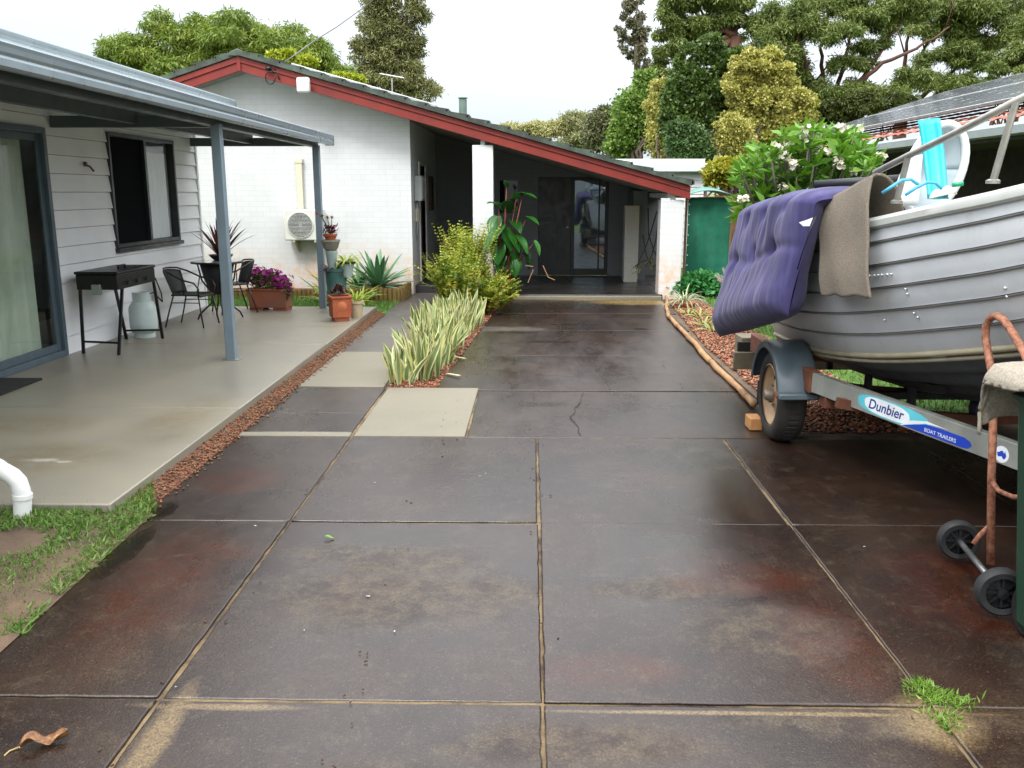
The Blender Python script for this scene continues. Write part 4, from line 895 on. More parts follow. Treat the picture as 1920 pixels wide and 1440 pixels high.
# variegated: yellow margins are on the blade edges, grey-green cross bands in the middle
SNK=[leafmat('snake_leaf_pale',['#b5b25e','#d0cb86','#e0dbac','#bfc08a'],.12,.4),leafmat('snake_leaf_green',['#4f6b3a','#6b8552','#8fa36c','#b5bb8a'],.1,.4)]
def snake_mesh(seed,h0,h1,n,rad):
    rs=random.Random(seed); outer=MB(); inner=MB()
    for k in range(n):
        a=rs.uniform(0,2*PI); r=rad*math.sqrt(rs.random()); x,y=r*math.cos(a),r*math.sin(a); L=rs.uniform(h0,h1); w_=rs.uniform(.045,.08); tw=rs.uniform(0,PI); lean=rs.gauss(0,.24); la=a+rs.gauss(0,.5)
        seg=6
        for mbk,(m0,m1,off) in((outer,(1.0,.55,0)),(outer,(-.55,-1.0,0)),(inner,(.55,-.55,.0))):
            vs=[];fs=[]
            for q in range(seg+1):
                t=q/seg; wv=w_*.5*(.75+.6*t-1.35*t**4) if q<seg else .002
                ax=tw+t*.9; s=Vector((math.cos(ax),math.sin(ax),0)); nn=Vector((-s.y,s.x,0))
                p=Vector((x+math.cos(la)*abs(lean)*L*t**1.5,y+math.sin(la)*abs(lean)*L*t**1.5,L*t*(1-.25*lean*lean)))
                for mm_ in(m0,m1): vs.append(p+s*wv*mm_+nn*wv*.45*(mm_*mm_))
            fs=[(2*q,2*q+1,2*q+3,2*q+2) for q in range(seg)]; mbk.add(vs,fs)
    return outer,inner
variants=[]
def snake_at(x,y,sc,rz_):
    i=len(variants)
    if i<5:
        t_=thing('snake_plant','variegated yellow-edged snake plant in the crowded row between path and driveway','plant',(0,0,0),'snake plants in the centre bed')
        a,b_=snake_mesh(40+i,.14,.5,17,.15); a.build('leaf_margins',SNK[0],t_,smooth=True); b_.build('leaves',SNK[1],t_,smooth=True); variants.append(t_)
    else: t_=copy_tree(variants[random.randrange(5)])
    t_.location=(x,y,0); t_.scale=(1,1,sc); t_.rotation_euler=(0,0,rz_)
y=8.0; k=0
while y<11.6:
    n=2 if y<8.9 else 3
    x0=-1.19+ (y-8)*.012; x1=-.97+(y-8)*.06
    for j in range(n):
        snake_at(x0+(x1-x0)*(j+.5)/n+random.uniform(-.05,.05),y+random.uniform(-.09,.09),random.uniform(.65,1.1)*(1.0+.02*(y-8)),random.uniform(0,6.28)); k+=1
    y+=.205
FERN=leafmat('fern_frond',['#44661a','#668422','#8f9f2e','#b3ad36','#c9be52'],.3,.5,nscale=2)
def fern_plant(label,c,n,L,el0=.5,el1=1.5,arch=.9):
    t_=thing('fern',label,'fern',c,'golden ferns in the centre bed'); V=[];Pn=[];Dn=[];Ln=[]
    for k in range(n):
        az=random.uniform(0,2*PI); e=random.uniform(el0,el1); l=L*random.uniform(.6,1.1); d=Vector((math.cos(az),math.sin(az),0)); s=Vector((-d.y,d.x,0)); p=Vector((random.gauss(0,.07),random.gauss(0,.07),0)); ns=26
        ar=arch*random.uniform(.4,1.3)
        for q in range(ns):
            t=q/ns; dv_=d*math.cos(e)+Vector((0,0,math.sin(e))); p=p+dv_*(l/ns); e-=ar/ns*(.4+1.6*t)
            if t<.12: continue
            for sg in(-1,1):
                Pn.append(tuple(p)); Dn.append(tuple((s*sg+dv_*.45+Vector((0,0,-.15))).normalized())); Ln.append(.07*math.sin(PI*(t*.85+.1))+.012)
    Ln=np.array(Ln); finish('fronds',leafmesh('fronds',np.array(Pn),np.array(Dn),Ln,.020+Ln*.24,.1),FERN,t_,Vector())
fern_plant('tallest golden fern, hiding the foot of the white column',(-.93,12.9,.0),230,1.2,1.3,1.56,.25)
fern_plant('golden fern in front of the tallest one, behind the snake plants',(-1.04,12.25,.0),170,.92,1.2,1.56,.35)
fern_plant('greener fern spilling over the driveway edge of the bed',(-.68,12.55,.0),140,.62,.85,1.5,.7)
fern_plant('small golden fern beside the dark porch step',(-1.08,13.6,.0),100,.8,.95,1.5,.7)
fern_plant('low fern at the driveway end of the bed',(-.66,13.1,.0),120,.62,.85,1.5,.7)
# fallen blades
fb_=MB()
for (u,v,u2,v2) in((850,668,872,672),(838,700,862,704),(905,583,925,560)): fb_.bar(G(u,v,.02),G(u2,v2,.03),.03,.003)
tag(fb_.build('fallen_leaves',SNK[0]),'pale dry leaves lying beside the snake plants','leaves')
# elephant ears beside the column
ee=thing('elephant_ear','tall dark green elephant ear plant with red stems beside the white column','plant',(-.35,14.35,.0))
EEL=leafmat('elephant_leaf',['#12300f','#1f4a18','#2f6626','#4a8438'],.2,.3)
def big_leaf(mb,p,d,L,Wd,droop):
    d=Vector(d).normalized(); s=d.cross(Vector((0,0,1))).normalized(); n=s.cross(d)
    def fn(i,j):
        t=i; a=(j-.5)*2; wv=Wd*(math.sin(PI*min(1,(t*.9+.1)))**.8)*(1-.25*t); return Vector(p)+d*L*(t-.15)+s*a*wv*.5+n*(abs(a)*wv*.14-droop*L*t*t+.012*math.sin(a*14))
    mb.grid(fn,8,8)
sm_=MB(); lf_=MB()
for (u,v,l,ax,dz) in((1000-20,365,.24,.9,.1),(988,408,.24,.7,-.1),(968,370,.20,.5,.6),(950,395,.28,.1,.7),(960,440,.30,.4,-.5),(940,425,.3,-.6,-.5),(985,470,.26,.9,-1.6),(945,465,.26,.3,-1.2),(965,492,.22,.2,-1.4),(935,385,.2,-.7,.5),(950,350,.12,-.2,1.2),(1003,455,.2,.9,-1.3),(932,410,.3,-.3,-.6),(948,432,.32,.4,-.8),(936,455,.32,-.2,-1.2),(958,460,.3,.5,-.9),(945,490,.3,.1,-1.3),(972,445,.28,.8,-.8),(925,440,.28,-.6,-.8),(962,415,.28,.3,-.2),(940,475,.3,-.3,-1),(965,480,.28,.4,-1)):
    p=PY(u,v,14.3+random.uniform(-.1,.1)); b_=Vector((-.38+random.uniform(-.06,.06),14.35,.0)); md_=b_.lerp(p,.55)+Vector((-.05,0,.12)); sm_.tube([b_,md_,p],[.016,.012,.007],6)
    big_leaf(lf_,p,(ax,-.6,dz),l*1.3,l*.95,.3)
lf_.build('leaves',EEL,ee,smooth=True); sm_.build('stems',leafmat('red_stem',['#5a1d18','#7a3a28','#4a4a22'],.1),ee,smooth=True)
db=MB()
for pts in([(985,498),(1000,500)],[(1000,505),(990,530)],[(1018,498),(1028,520),(1040,525)]):
    db.tube([PY(u,v,14.2) for u,v in pts],.008,5)
db.build('dry_stem',mat('dry_stem','#8a6a50',rough=.8),ee)
# ================================================================ RIGHT BED
PINE=mat('round_pine_log','#80603f','#a37c55',.75,7,bump=.4,bscale=30)
lg=MB(); lpts=[(1250,556),(1252,585),(1262,602),(1290,632),(1332,678),(1372,716),(1412,760)]
lp=[G(u,v,.03) for u,v in lpts]
lcur=[]
for a,b_ in zip(lp,lp[1:]): lcur+= [a.lerp(b_,k/3) for k in range(3)]
lcur.append(lp[-1]); k=0
while k<len(lcur)-1:
    m_=min(len(lcur)-1,k+random.choice((2,3))); seg_=[p+Vector((random.gauss(0,.008),0,random.gauss(0,.004))) for p in lcur[k:m_+1]]; seg_[-1]=seg_[-1].lerp(seg_[-2],.06); r0_=random.uniform(.024,.031); lg.tube(seg_,[r0_*random.uniform(.9,1.05) for _ in seg_],8); k=m_
tag(lg.build('log_edging',PINE,smooth=True),'long rounded pine log edging beside the driveway','edging')
hb=thing('shrub','low bright green leafy shrub under the green screen','plant',(2.75,14.9,0))
P,D=cloud([(2.45,14.75,.16,.28,.2,.14),(2.8,14.85,.22,.3,.22,.2),(3.05,14.8,.14,.2,.2,.14)],1300,.4,.0); finish('foliage',leafmesh('foliage',np.array(P)-np.array(ORIG[hb.name]),D,.1,.065),leafmat('mint_leaf',['#2f7030','#45904a','#63ab66'],.25),hb,Vector())
strap_plant('striped_grass','white striped grass spilling from a small clay pot in the red gravel',(2.32,13.45,.06),['#a5ad88','#c9cba8','#8a9c6a'],60,.34,.02,1.9)
tag(MB().lathe((2.36,13.3,-.02),[(.07,0),(.095,.09),(.1,.11),(.085,.11),(.001,.08)],18).build('clay_pot',TERR,smooth=True),'small half-buried clay pot in the red gravel bed','pot')
for i,(u,v,L) in enumerate(((1312,595,.2),(1320,612,.2),(1337,622,.22),(1290,590,.16))):
    c=G(u,v,0); strap_plant('bed_seedling',['pale lime seedling highest up the red gravel bed','lime seedling in the middle of the red gravel bed','green seedling near the mattress corner','tiny seedling beside the log edging'][i],c,['#7d8a3c','#a3ad5c','#8f7a4a'],14,L,.03,1.0)
# ================================================================ BOAT
BX=2.78
def interp(ys,vs,y):
    # smooth (Catmull-Rom) interpolation; ys descending from stern to bow
    n=len(ys)
    for i in range(n-1):
        if ys[i]>=y>=ys[i+1] or i==n-2:
            t=(ys[i]-y)/(ys[i]-ys[i+1]); p1,p2=vs[i],vs[i+1]; p0=vs[i-1] if i else 2*p1-p2; p3=vs[i+2] if i+2<n else 2*p2-p1
            return .5*((2*p1)+(-p0+p2)*t+(2*p0-5*p1+4*p2-p3)*t*t+(-p0+3*p1-3*p2+p3)*t**3)
YS=[7.05,6.0,5.0,4.0,3.2,2.6,2.3]
def bB(y): return max(.012,interp(YS,[.98,1.03,.975,.80,.54,.25,.02],y))
def bZ(y): return interp(YS,[1.36,1.43,1.54,1.69,1.84,1.95,2.0],y)
def cB(y): return max(.01,interp(YS,[.82,.86,.79,.58,.32,.11,.012],y))
def cZ(y): return interp(YS,[.60,.665,.80,1.02,1.28,1.6,1.96],y)
def kZ(y): return interp(YS,[.27,.35,.50,.68,.95,1.38,1.95],y)
NS=60
def stations(): return [7.05+(2.3-7.05)*i/NS for i in range(NS+1)]
boat=thing('boat','pale grey aluminium dinghy with pressed strakes on a galvanised trailer','boat',(BX,5,0.36))
t=MT('hull_paint'); hc=t.ramp(t.noise(1.3,7,.7),[(.3,'#aeb2b7'),(.7,'#bec2c6')])
hc=t.mix(t.mr(t.noise(3,8,.75,vec=t.scaled((1.2,1.2,.35))),.55,.75,0,.35),hc,'#8c8a82'); hc=t.mix(t.mr(t.noise(60,4,.7),.62,.7,0,.35),hc,'#86868a')
spz=t.n('ShaderNodeSeparateXYZ'); t.l(t.vec,spz.inputs[0]); hc=t.mix(t.math('MULTIPLY',t.mr(t.math('ADD',spz.outputs['Z'],t.math('MULTIPLY',t.noise(4,6,.7),.3)),.72,.45),.5),hc,'#8a8470')
t.col(hc); t.rough(t.mr(t.noise(4,5),.3,.7,.3,.5)); bq_=t.bump(t.noise(2.2,3),.35,.03); t.bump(t.noise(9,4),.12,.006,bq_); HULLP=t.m
NST=6
def side_pt(y,t,s,off=0):
    b0,z0,b1,z1=cB(y),cZ(y),bB(y),bZ(y); bulge=.055*math.sin(PI*t)*min(1,b1*2)
    return Vector((BX+s*(b0+(b1-b0)*t**.85+bulge+off),y,z0+(z1-z0)*t))
ST=stations()
for s in(-1,1):
    mb=MB()
    for k in range(NST):
        ta,tb_=k/NST,(k+1)/NST
        if k==NST-1: tb_=1.0
        vs=[]
        for y in ST:
            fd=min(1,bB(y)*3)
            for t_,of in((ta,.011*fd),(ta+.012,.012*fd),(ta+(tb_-ta)*.5,.008*fd),(tb_-.004,.004),(tb_,.0)): vs.append(side_pt(y,t_,s,of))
        n=5; fs=[(i*n+j,(i+1)*n+j,(i+1)*n+j+1,i*n+j+1) for i in range(NS) for j in range(n-1)]
        if k>0: pass
        o=len(mb.v); mb.add(vs,fs)
        # little underside lip joining the strakes
        vs=[]
        for y in ST: fd=min(1,bB(y)*3); vs+= [side_pt(y,ta,s,.018*fd),side_pt(y,ta,s,-.004)]
        mb.add(vs,[(2*i,2*i+2,2*i+3,2*i+1) for i in range(NS)])
    mb.build('hull_side',HULLP,boat,auto=30)
    # grey sealed seam under every strake lip
    sm=MB()
    for k in range(1,NST):
        sm.tube([side_pt(y,k/NST-.008,s,.007) for y in ST[:-4]],.0085,6)
    sm.build('strake_seam',mat('seam_grey','#6a6a69','#7a7a77',.6,9),boat,smooth=True)
    ch_=MB()
    ch_.tube([side_pt(y,0,s,.012)+Vector((0,0,-.006)) for y in ST[:-2]],.018,6); ch_.tube([side_pt(y,0,s,-.006)+Vector((0,0,-.036)) for y in ST[:-2]],.014,6)
    ch_.build('chine_strip',mat('aged_cream','#a19a84','#8a826c',.55,6),boat,smooth=True)
    bt=MB()
    def bot(y,t): 
        b,z=cB(y),cZ(y); k=kZ(y); rib=.012*math.sin(t*PI*9)*min(1,b*2); return Vector((BX+s*(b-.008)*t,y,k+(z-.03-k)*t**1.25+rib))
    bt.grid(lambda i,j:bot(ST[int(round(i*NS))],j),NS,28); bt.build('hull_bottom',mat('bottom_paint','#474b50','#565a5e',.5,4),boat,smooth=True)
    # gunwale
    gu=MB(); pr=[(-.045,-.012),(.018,-.058),(.03,-.046),(.032,-.016),(.02,.004),(-.03,.01),(-.05,.0)]
    vs=[]; 
    for y in ST: vs+= [Vector((BX+s*(bB(y)+a),y,bZ(y)+b_)) for a,b_ in pr]
    n=len(pr); gu.add(vs,[(i*n+j,(i+1)*n+j,(i+1)*n+(j+1)%n,i*n+(j+1)%n) for i in range(NS) for j in range(n)])
    gu.build('gunwale',mat('gunwale_grey','#b3b6b3','#a6a9a6',.4,6),boat,auto=35)
    ls=MB(); vs=[]
    for y in ST: vs+= [Vector((BX+s*(bB(y)-.045),y,bZ(y)-.01)),Vector((BX+s*max(.005,cB(y)-.02),y,cZ(y)+.06))]
    ls.add(vs,[(2*i,2*i+2,2*i+3,2*i+1) for i in range(NS)]); ls.build('inner_lining',mat('inner_grey','#a9aca9',rough=.5),boat,smooth=True)
rvt=MB()
for (u,v) in [(1632+i*8,517-i*.6) for i in range(6)]+[(1700,542),(1704,551),(1716,587),(1722,595),(1885,540),(1893,556),(1660,600)]:
    p=None
    for q in range(200):
        y=7-q*.02; 
        for t_ in (.3,.4,.5,.6,.7,.8): pass
    # find the hull point seen there by marching along the ray
    r=ray(u,v); best=None
    for q in range(300):
        P_=O+r*(3.2+q*.012); y=P_.y
        if not 2.4<y<7: continue
        z0,z1=cZ(y),bZ(y); t_=(P_.z-z0)/(z1-z0)
        if 0<t_<1:
            sp_=side_pt(y,t_,-1,.014)
            if P_.x>=sp_.x: best=sp_; break
    if best: rvt.lathe(best,[(.006,-.006),(.006,.004),(.003,.006)],7,'x')
rvt.build('rivets',mat('rivet','#d0d3d5',rough=.3,metal=.5),boat,smooth=True)
tr_=MB(); y=7.05
tr_.prism([Vector((BX+x,y-.03,z)) for x,z in((-cB(y),cZ(y)),(0,kZ(y)),(cB(y),cZ(y)),(bB(y),bZ(y)),(.3,bZ(y)-.08),(-.3,bZ(y)-.08),(-bB(y),bZ(y)))],(0,.03,0)); tr_.build('transom',HULLP,boat)
fd=MB(); ys=[y for y in ST if y<3.75]; vs=[]
for y in ys: vs+= [Vector((BX-bB(y)+.04,y,bZ(y)-.004)),Vector((BX,y,bZ(y)+.03)),Vector((BX+bB(y)-.04,y,bZ(y)-.004))]
fd.add(vs,[(3*i+j,3*i+3+j,3*i+4+j,3*i+1+j) for i in range(len(ys)-1) for j in range(2)]); fd.build('foredeck',mat('deck_white','#c9cbc8','#bcbfbc',.45,5),boat,smooth=True)
MB().grid(lambda i,j:Vector((BX+(2*j-1)*(cB(7.0-3.6*i)-.03),7.0-3.6*i,cZ(7.0-3.6*i)+.07)),20,2).build('floor',mat('inner_grey','#a9aca9'),boat)
for y in(4.35,5.6): MB().box((BX-cB(y-.14)+.02,y-.14,1.12),(BX+cB(y-.14)-.02,y+.14,1.16)).build('thwart',mat('thwart_white','#c5c6c2','#b6b7b3',.5,5),boat,bevel=.01)
ALU=mat('rail_alloy','#9c9a94','#87857f',.38,14,metal=.55)
rp=[PX(1640,324,1.86),PX(1703,292,1.90),PX(1780,255,1.96),PX(1850,219,2.02),PX(1905,189,2.08),PX(1960,163,2.2)]
rp+= [Vector((2.42,3.05,2.2)),Vector((2.62,2.7,2.24))]
rl=MB().tube(rp,.017,10); br_=rl.build('bow_rail',ALU,boat,smooth=True)
for (ub,vb,ut,vt,xb,xt) in((1681,378,1703,293,1.885,1.90),(1862,340,1905,191,2.05,2.08)):
    a=PX(ub,vb,xb); b_=PX(ut,vt,xt); MB().tube([a,b_],.0155,10).lathe(a,[(.03,-.01),(.03,.004),(.018,.01)],12).build('stanchion',ALU,br_,smooth=True,auto=40)
MB().tube([Vector((3.72,6.9,1.42)),Vector((3.70,6.8,1.9)),Vector((3.68,6.3,1.93)),Vector((3.6,5.2,2.0)),Vector((3.45,4.3,2.05))],.016,8).build('side_rail',ALU,boat,smooth=True)
a=PY(1527,346,6.2); bb=PY(1700,334,6.0)
MB().tube([a,bb],.028,10).tube([PY(1541,346,6.2),PY(1546,400,6.2)],.026,10).build('stern_bar',mat('black_padding','#1b1f22',rough=.55),boat,smooth=True)
# things lying in the boat
cw=mat('plastic_white','#d3d6d6','#c6cbcc',.35,4)
pcx,pcy,pcz=2.62,5.15,1.52
pc=thing('plastic_chair','white plastic armchair tipped up inside the boat','chair',(pcx,pcy,pcz))
def pt3(u,v,Y): return PY(u,v,Y)
def back(i,j): # tub back: concave shell seen from its open side
    a=R(-95)+R(190)*j; h=i; r=.235*(.72+.28*h); cx_,cy_=pcx-.0,pcy+.05
    return Vector((cx_+math.sin(a)*r*.55+ .10*h*math.cos(a)*0+.04*h-.03, cy_+math.cos(a)*r, pcz-.02+ .58*h*(.35+.65*max(0,math.cos((j-.5)*PI))**.6)))
# oval shell: facing the camera side, leaning back to the right
ctr=PY(1752,318,5.1); ax_u=Vector((.18,-.02,.98)).normalized(); ax_s=(PY(1800,318,5.1)-PY(1704,318,5.1)).normalized()
ax_n=ax_s.cross(ax_u).normalized()
def shell(i,j):
    r=i; a=2*PI*j; sx=.150*math.cos(a)*r; sz=.245*math.sin(a)*r; return ctr+ax_s*sx+ax_u*sz+ax_n*(.13*(1-r*r))*(-1 if ax_n.y<0 else 1)
MB().grid(shell,10,36).build('back_shell',mat('reflection_tinted_shell','#aebabf','#a3b1b7',.4,4),pc,smooth=True,solid=.008)  # white plastic; the blue-grey reflection inside the shell is put into its colour
rim=[ctr+ax_s*.152*math.cos(2*PI*k/32)+ax_u*.248*math.sin(2*PI*k/32)-ax_n*.0 for k in range(-12,22)]
MB().tube(rim,.021,8).build('rim',cw,pc,smooth=True)
MB().tube([p+ax_s*.03+Vector((0,.05,0)) for p in rim[4:20]],.015,8).tube([p+ax_s*.055+Vector((0,.09,0)) for p in rim[5:18]],.014,8).build('stacked_rim',cw,pc,smooth=True)
sw_=MB(); q0=PY(1665,385,4.95); q1=PY(1700,300,5.0); q2=PY(1730,290,5.05); q3=PY(1722,385,4.95)
sw_.grid(lambda i,j:q0.lerp(q1,i).lerp(q3.lerp(q2,i),j)+Vector((0,.06*math.sin(PI*j),0)),8,8); sw_.build('seat',cw,pc,smooth=True,solid=.008)
TUR=mat('turquoise_foam','#1f9fb0','#2ab0bf',.5,4)
tp=MB(); w0,w1=PY(1716,226,4.9),PY(1752,222,4.9); b0,b1=PY(1738,372,4.75),PY(1772,372,4.75)
def chan(i,j):
    p=b0.lerp(w0,i).lerp(b1.lerp(w1,i),j); return p+Vector((.02*math.sin(i*2.5),-.03*(abs(2*j-1)**3)+.02*math.sin(i*3),.0))
tp.grid(chan,14,12); tag(tp.build('foam_plank',TUR,smooth=True,solid=.02),'turquoise foam channel plank standing up in the boat','plank')
CY=mat('blue_cord','#3f9fc2',rough=.45)
tag(MB().tube([PY(1654,362,4.66),PY(1672,350,4.64),PY(1690,338,4.64),PY(1708,336,4.64),PY(1724,348,4.66)],.008,7).tube([PY(1697,366,4.62),PY(1718,352,4.6),PY(1738,342,4.6),PY(1754,343,4.6),PY(1765,354,4.62)],.008,7).build('rope',CY,smooth=True),'light blue rope looping over the boat side by the chair','rope')
kn_=PY(1785,347,4.6); tag(MB().tube([kn_,kn_+Vector((.05,-.01,.008))],.012,10).build('bottle_cap',mat('green_plastic_cap','#1d8a62',rough=.4),smooth=True),'small green cap lying on the boat gunwale','cap')
pl_=MB().grid(lambda i,j:PY(1742+52*i,372-12*i-(16*math.sin(PI*min(1,i*1.1))+4*math.sin(i*11))*j,4.62+.1*j),8,4); tag(pl_.build('cream_bag',mat('cream_plastic_bag','#c9c6b2',rough=.5),smooth=True,solid=.006),'crumpled cream bag lying behind the boat gunwale','bag')

# ---------------- purple mattress over the gunwale
TL,TR_,BR_,BL=PY(1397,414,6.75),PY(1530,384,5.2),PY(1478,592,5.3),PY(1350,632,6.75)
mt_=thing('mattress','faded purple tufted mattress hanging over the boat side','mattress',(1.6,6,1.2))
nx=((TR_-TL).cross(BL-TL)).normalized(); nx=nx if nx.x<0 else -nx
def mpath(i,j):
    if j<.72: q=j/.72; return BL.lerp(BR_,i).lerp(TL.lerp(TR_,i),q)
    t_=(j-.72)/.28; top=TL.lerp(TR_,i); a=t_*PI*.62; return top+Vector((.17*(1-math.cos(a))+.18*t_*t_,0,.055*math.sin(a)-.05*t_*t_))
tufts=[(.2,.43),(.5,.46),(.76,.47),(.3,.70),(.55,.72),(.8,.74)]
def medge(x,p=5): return max(0,1-abs(2*x-1)**p)**.5
def mfun(sgn):
    def f(i,j):
        p=mpath(i,j); t_=max(0,(j-.72)/.28); n=(nx*(1-t_)+Vector((-.3,0,1))*t_).normalized()
        th=.085*medge(i,6)*medge(min(1,j*.5+0) if j<1 else .5,6)
        e=medge(i,4.5)*(1-(1-min(1,j/.10))**2)**.5*(1-(1-min(1,(1-j)/.06))**2)**.5
        th=.125*e*(1+.25*math.exp(-((j-.14)/.12)**2))
        if sgn>0:
            for (a,b_) in tufts:
                d2=((i-a)*1.55)**2+((j-b_)*.95)**2; th-=.05*math.exp(-d2/.0022)+.03*math.exp(-d2/.016)
            th-=.02*math.exp(-((j-.43-.03*math.sin(i*9))/.035)**2)*e
            th+=.014*mnoise.noise(Vector((i*5,j*3,.2)))+.011*e*mnoise.noise(Vector((i*22,j*3.5,1)))+.005*e*mnoise.noise(Vector((i*45,j*5,4)))
        return p+n*th*sgn
    return f
t=MT('purple_cotton'); wv=t.noise(6,6,.65,vec=t.scaled((1,1,.25)),dist=.3); cc=t.ramp(wv,[(.3,'#211e42'),(.5,'#2f2b57'),(.7,'#45406c')])
fade=t.spots([(-.1,.2,.6,.5)],t.noise(3,4),.4); cc=t.mix(t.mr(t.noise(1.3,4),.5,.75,0,.6),cc,'#4a4060')
t.col(cc); t.rough(.95); t.b.inputs['Sheen Weight'].default_value=.1; t.bump(t.noise(260,3),.3,.002); PURPLE=t.m
mm=MB().grid(mfun(1),130,90).grid(mfun(-1),40,40); mm.build('cover',PURPLE,mt_,smooth=True)
MB().tube([PY(1530,405,5.12),PY(1516,440,5.12),PY(1504,475,5.15),PY(1495,505,5.18)],.004,5).build('zip',BLACKM,mt_,smooth=True)
MB().poly([PY(1498,417,5.06),PY(1508,414,5.06),PY(1524,408,5.06),PY(1518,424,5.06),PY(1506,424,5.06)]).build('label_tag',WHITE,mt_,solid=.002)
# ---------------- carpet over rail
cp=MB()
c_tl,c_tr=PX(1540,384,1.70),PX(1637,328,1.80); c_bl,c_br=PX(1541,553,1.68),PX(1632,558,1.735)
def carp(i,j):
    if j<=.75:
        q=j/.75; p=c_bl.lerp(c_br,i).lerp(c_tl.lerp(c_tr,i),q); return p+Vector((-.012*math.sin(PI*q)*1.5+.006*math.sin(i*9+j*4)-.006*math.sin(j*13),0,.012*math.sin(PI*i)*(q)-.006*math.sin(i*15)*(1-q)))
    q=(j-.75)/.25; top=c_tl.lerp(c_tr,i); return top+Vector((.08*math.sin(q*PI*.5)+.1*q,-.03*q*i,.02*math.sin(q*PI)-.26*q*q))
t=MT('grey_carpet'); t.col(t.ramp(t.noise(150,4,.8),[(.3,'#4e463b'),(.5,'#6f665a'),(.7,'#8d8578')])); t.rough(1); t.bump(t.noise(220,3,.8),.9,.006); CARP=t.m
tag(cp.grid(carp,40,50).build('carpet',CARP,smooth=True,solid=.014),'brown grey carpet piece hanging over the boat gunwale','carpet')
# ================================================================ TRAILER
trl=thing('boat_trailer','galvanised boat trailer with grey mudguards and a rusty far frame','trailer',(BX,5,0))
GALV=mat('galvanised_beam','#8d918c','#a3a69f',.42,7,metal=.45,bump=.08,bscale=20); RUST=mat('rusty_steel','#4a2a1b','#6a3d26',.85,9,bump=.3); BLKS=mat('black_steel','#121212','#1c1b1a',.6,8)
A=G(1535,722,.50); B_=G(1905,857,.45); dirb=(B_-A).normalized(); nb_=Vector((dirb.y,-dirb.x,0)).normalized(); nb_=nb_ if nb_.x<0 else -nb_
upb=dirb.cross(nb_).normalized(); upb=upb if upb.z>0 else -upb
A2_=A-dirb*.12; B2_=B_+dirb*2.1
bh_=.062
def cbeam(mb,a,b_,n,u,h=.062,w_=.05,th=.005):
    pr=[(0,-h),(0,h),(-w_,h),(-w_,h-th),(-th,h-th),(-th,-h+th),(-w_,-h+th),(-w_,-h)]
    vs=[p+n*x+u*y for p in(a,b_) for x,y in pr]; k=len(pr)
    return mb.add(vs,[tuple(range(k))[::-1],tuple(range(k,2*k))]+[(i,(i+1)%k,k+(i+1)%k,k+i) for i in range(k)])
cbeam(MB(),A2_,B2_,nb_,upb).build('drawbar',GALV,trl,bevel=.003)
mir=lambda p:Vector((2*BX-p.x,p.y,p.z))
cbeam(MB(),mir(A2_),mir(B2_),Vector((-nb_.x,nb_.y,0)),upb).build('drawbar',RUST,trl)
side=MB(); e0=A2_+dirb*.03; side.box((e0.x-.01,e0.y-.02,e0.z-.07),(e0.x+.06,7.2,e0.z+.07)); side.build('side_rail',RUST,trl,bevel=.004)
MB().box((2*BX-e0.x-.06,e0.y-.02,e0.z-.07),(2*BX-e0.x+.01,7.2,e0.z+.05)).build('side_rail',RUST,trl,bevel=.004)
bx_=PY(1520,740,5.45); MB().box((1.86,5.5,.36),(1.98,5.62,.50)).build('bracket',RUST,trl,bevel=.004)
for y,z in((7.1,.42),(6.2,.36),(5.3,.40),(4.3,.40),(3.2,.42)):
    w_=e0.x+.03 if y>5.2 else A.x+(A.y-y)*abs(dirb.x/dirb.y); cmn=MB(); pts=[Vector((w_+.03+(2*(BX-w_)-.06)*i/12,y,z+.05-.10*math.sin(PI*i/12))) for i in range(13)]
    for a,b_ in zip(pts,pts[1:]): cmn.bar(a,b_,.05,.06)
    cmn.build('crossmember',RUST,trl)
    rr=MB().lathe((BX,y,0 if False else z+.02),[(.02,-.10),(.05,-.10),(.035,0),(.05,.10),(.02,.10)],14,'x'); rr.build('keel_roller',mat('blue_roller','#1c2740',rough=.5),trl,smooth=True)
for s in(-1,1):
    bk=MB(); bk.bar(Vector((BX+s*.45,5.0,.60)),Vector((BX+s*.5,6.9,.46)),.08,.05)
    for y in(5.3,6.0,6.8): zz=.59-.14*(y-5)/1.9; bk.box((BX+s*.47-.02,y-.02,.36),(BX+s*.47+.02,y+.02,zz-.02))
    bk.build('bunk',BLKS,trl)
sk=MB()
for k in range(9): y=4.3+k*.32; sk.box((3.55-.012,y,.30),(3.55+.012,y+.03,.52))
sk.bar((3.55,4.2,.30),(3.55,7.1,.30),.04,.05); sk.build('skid_rail',BLKS,trl)
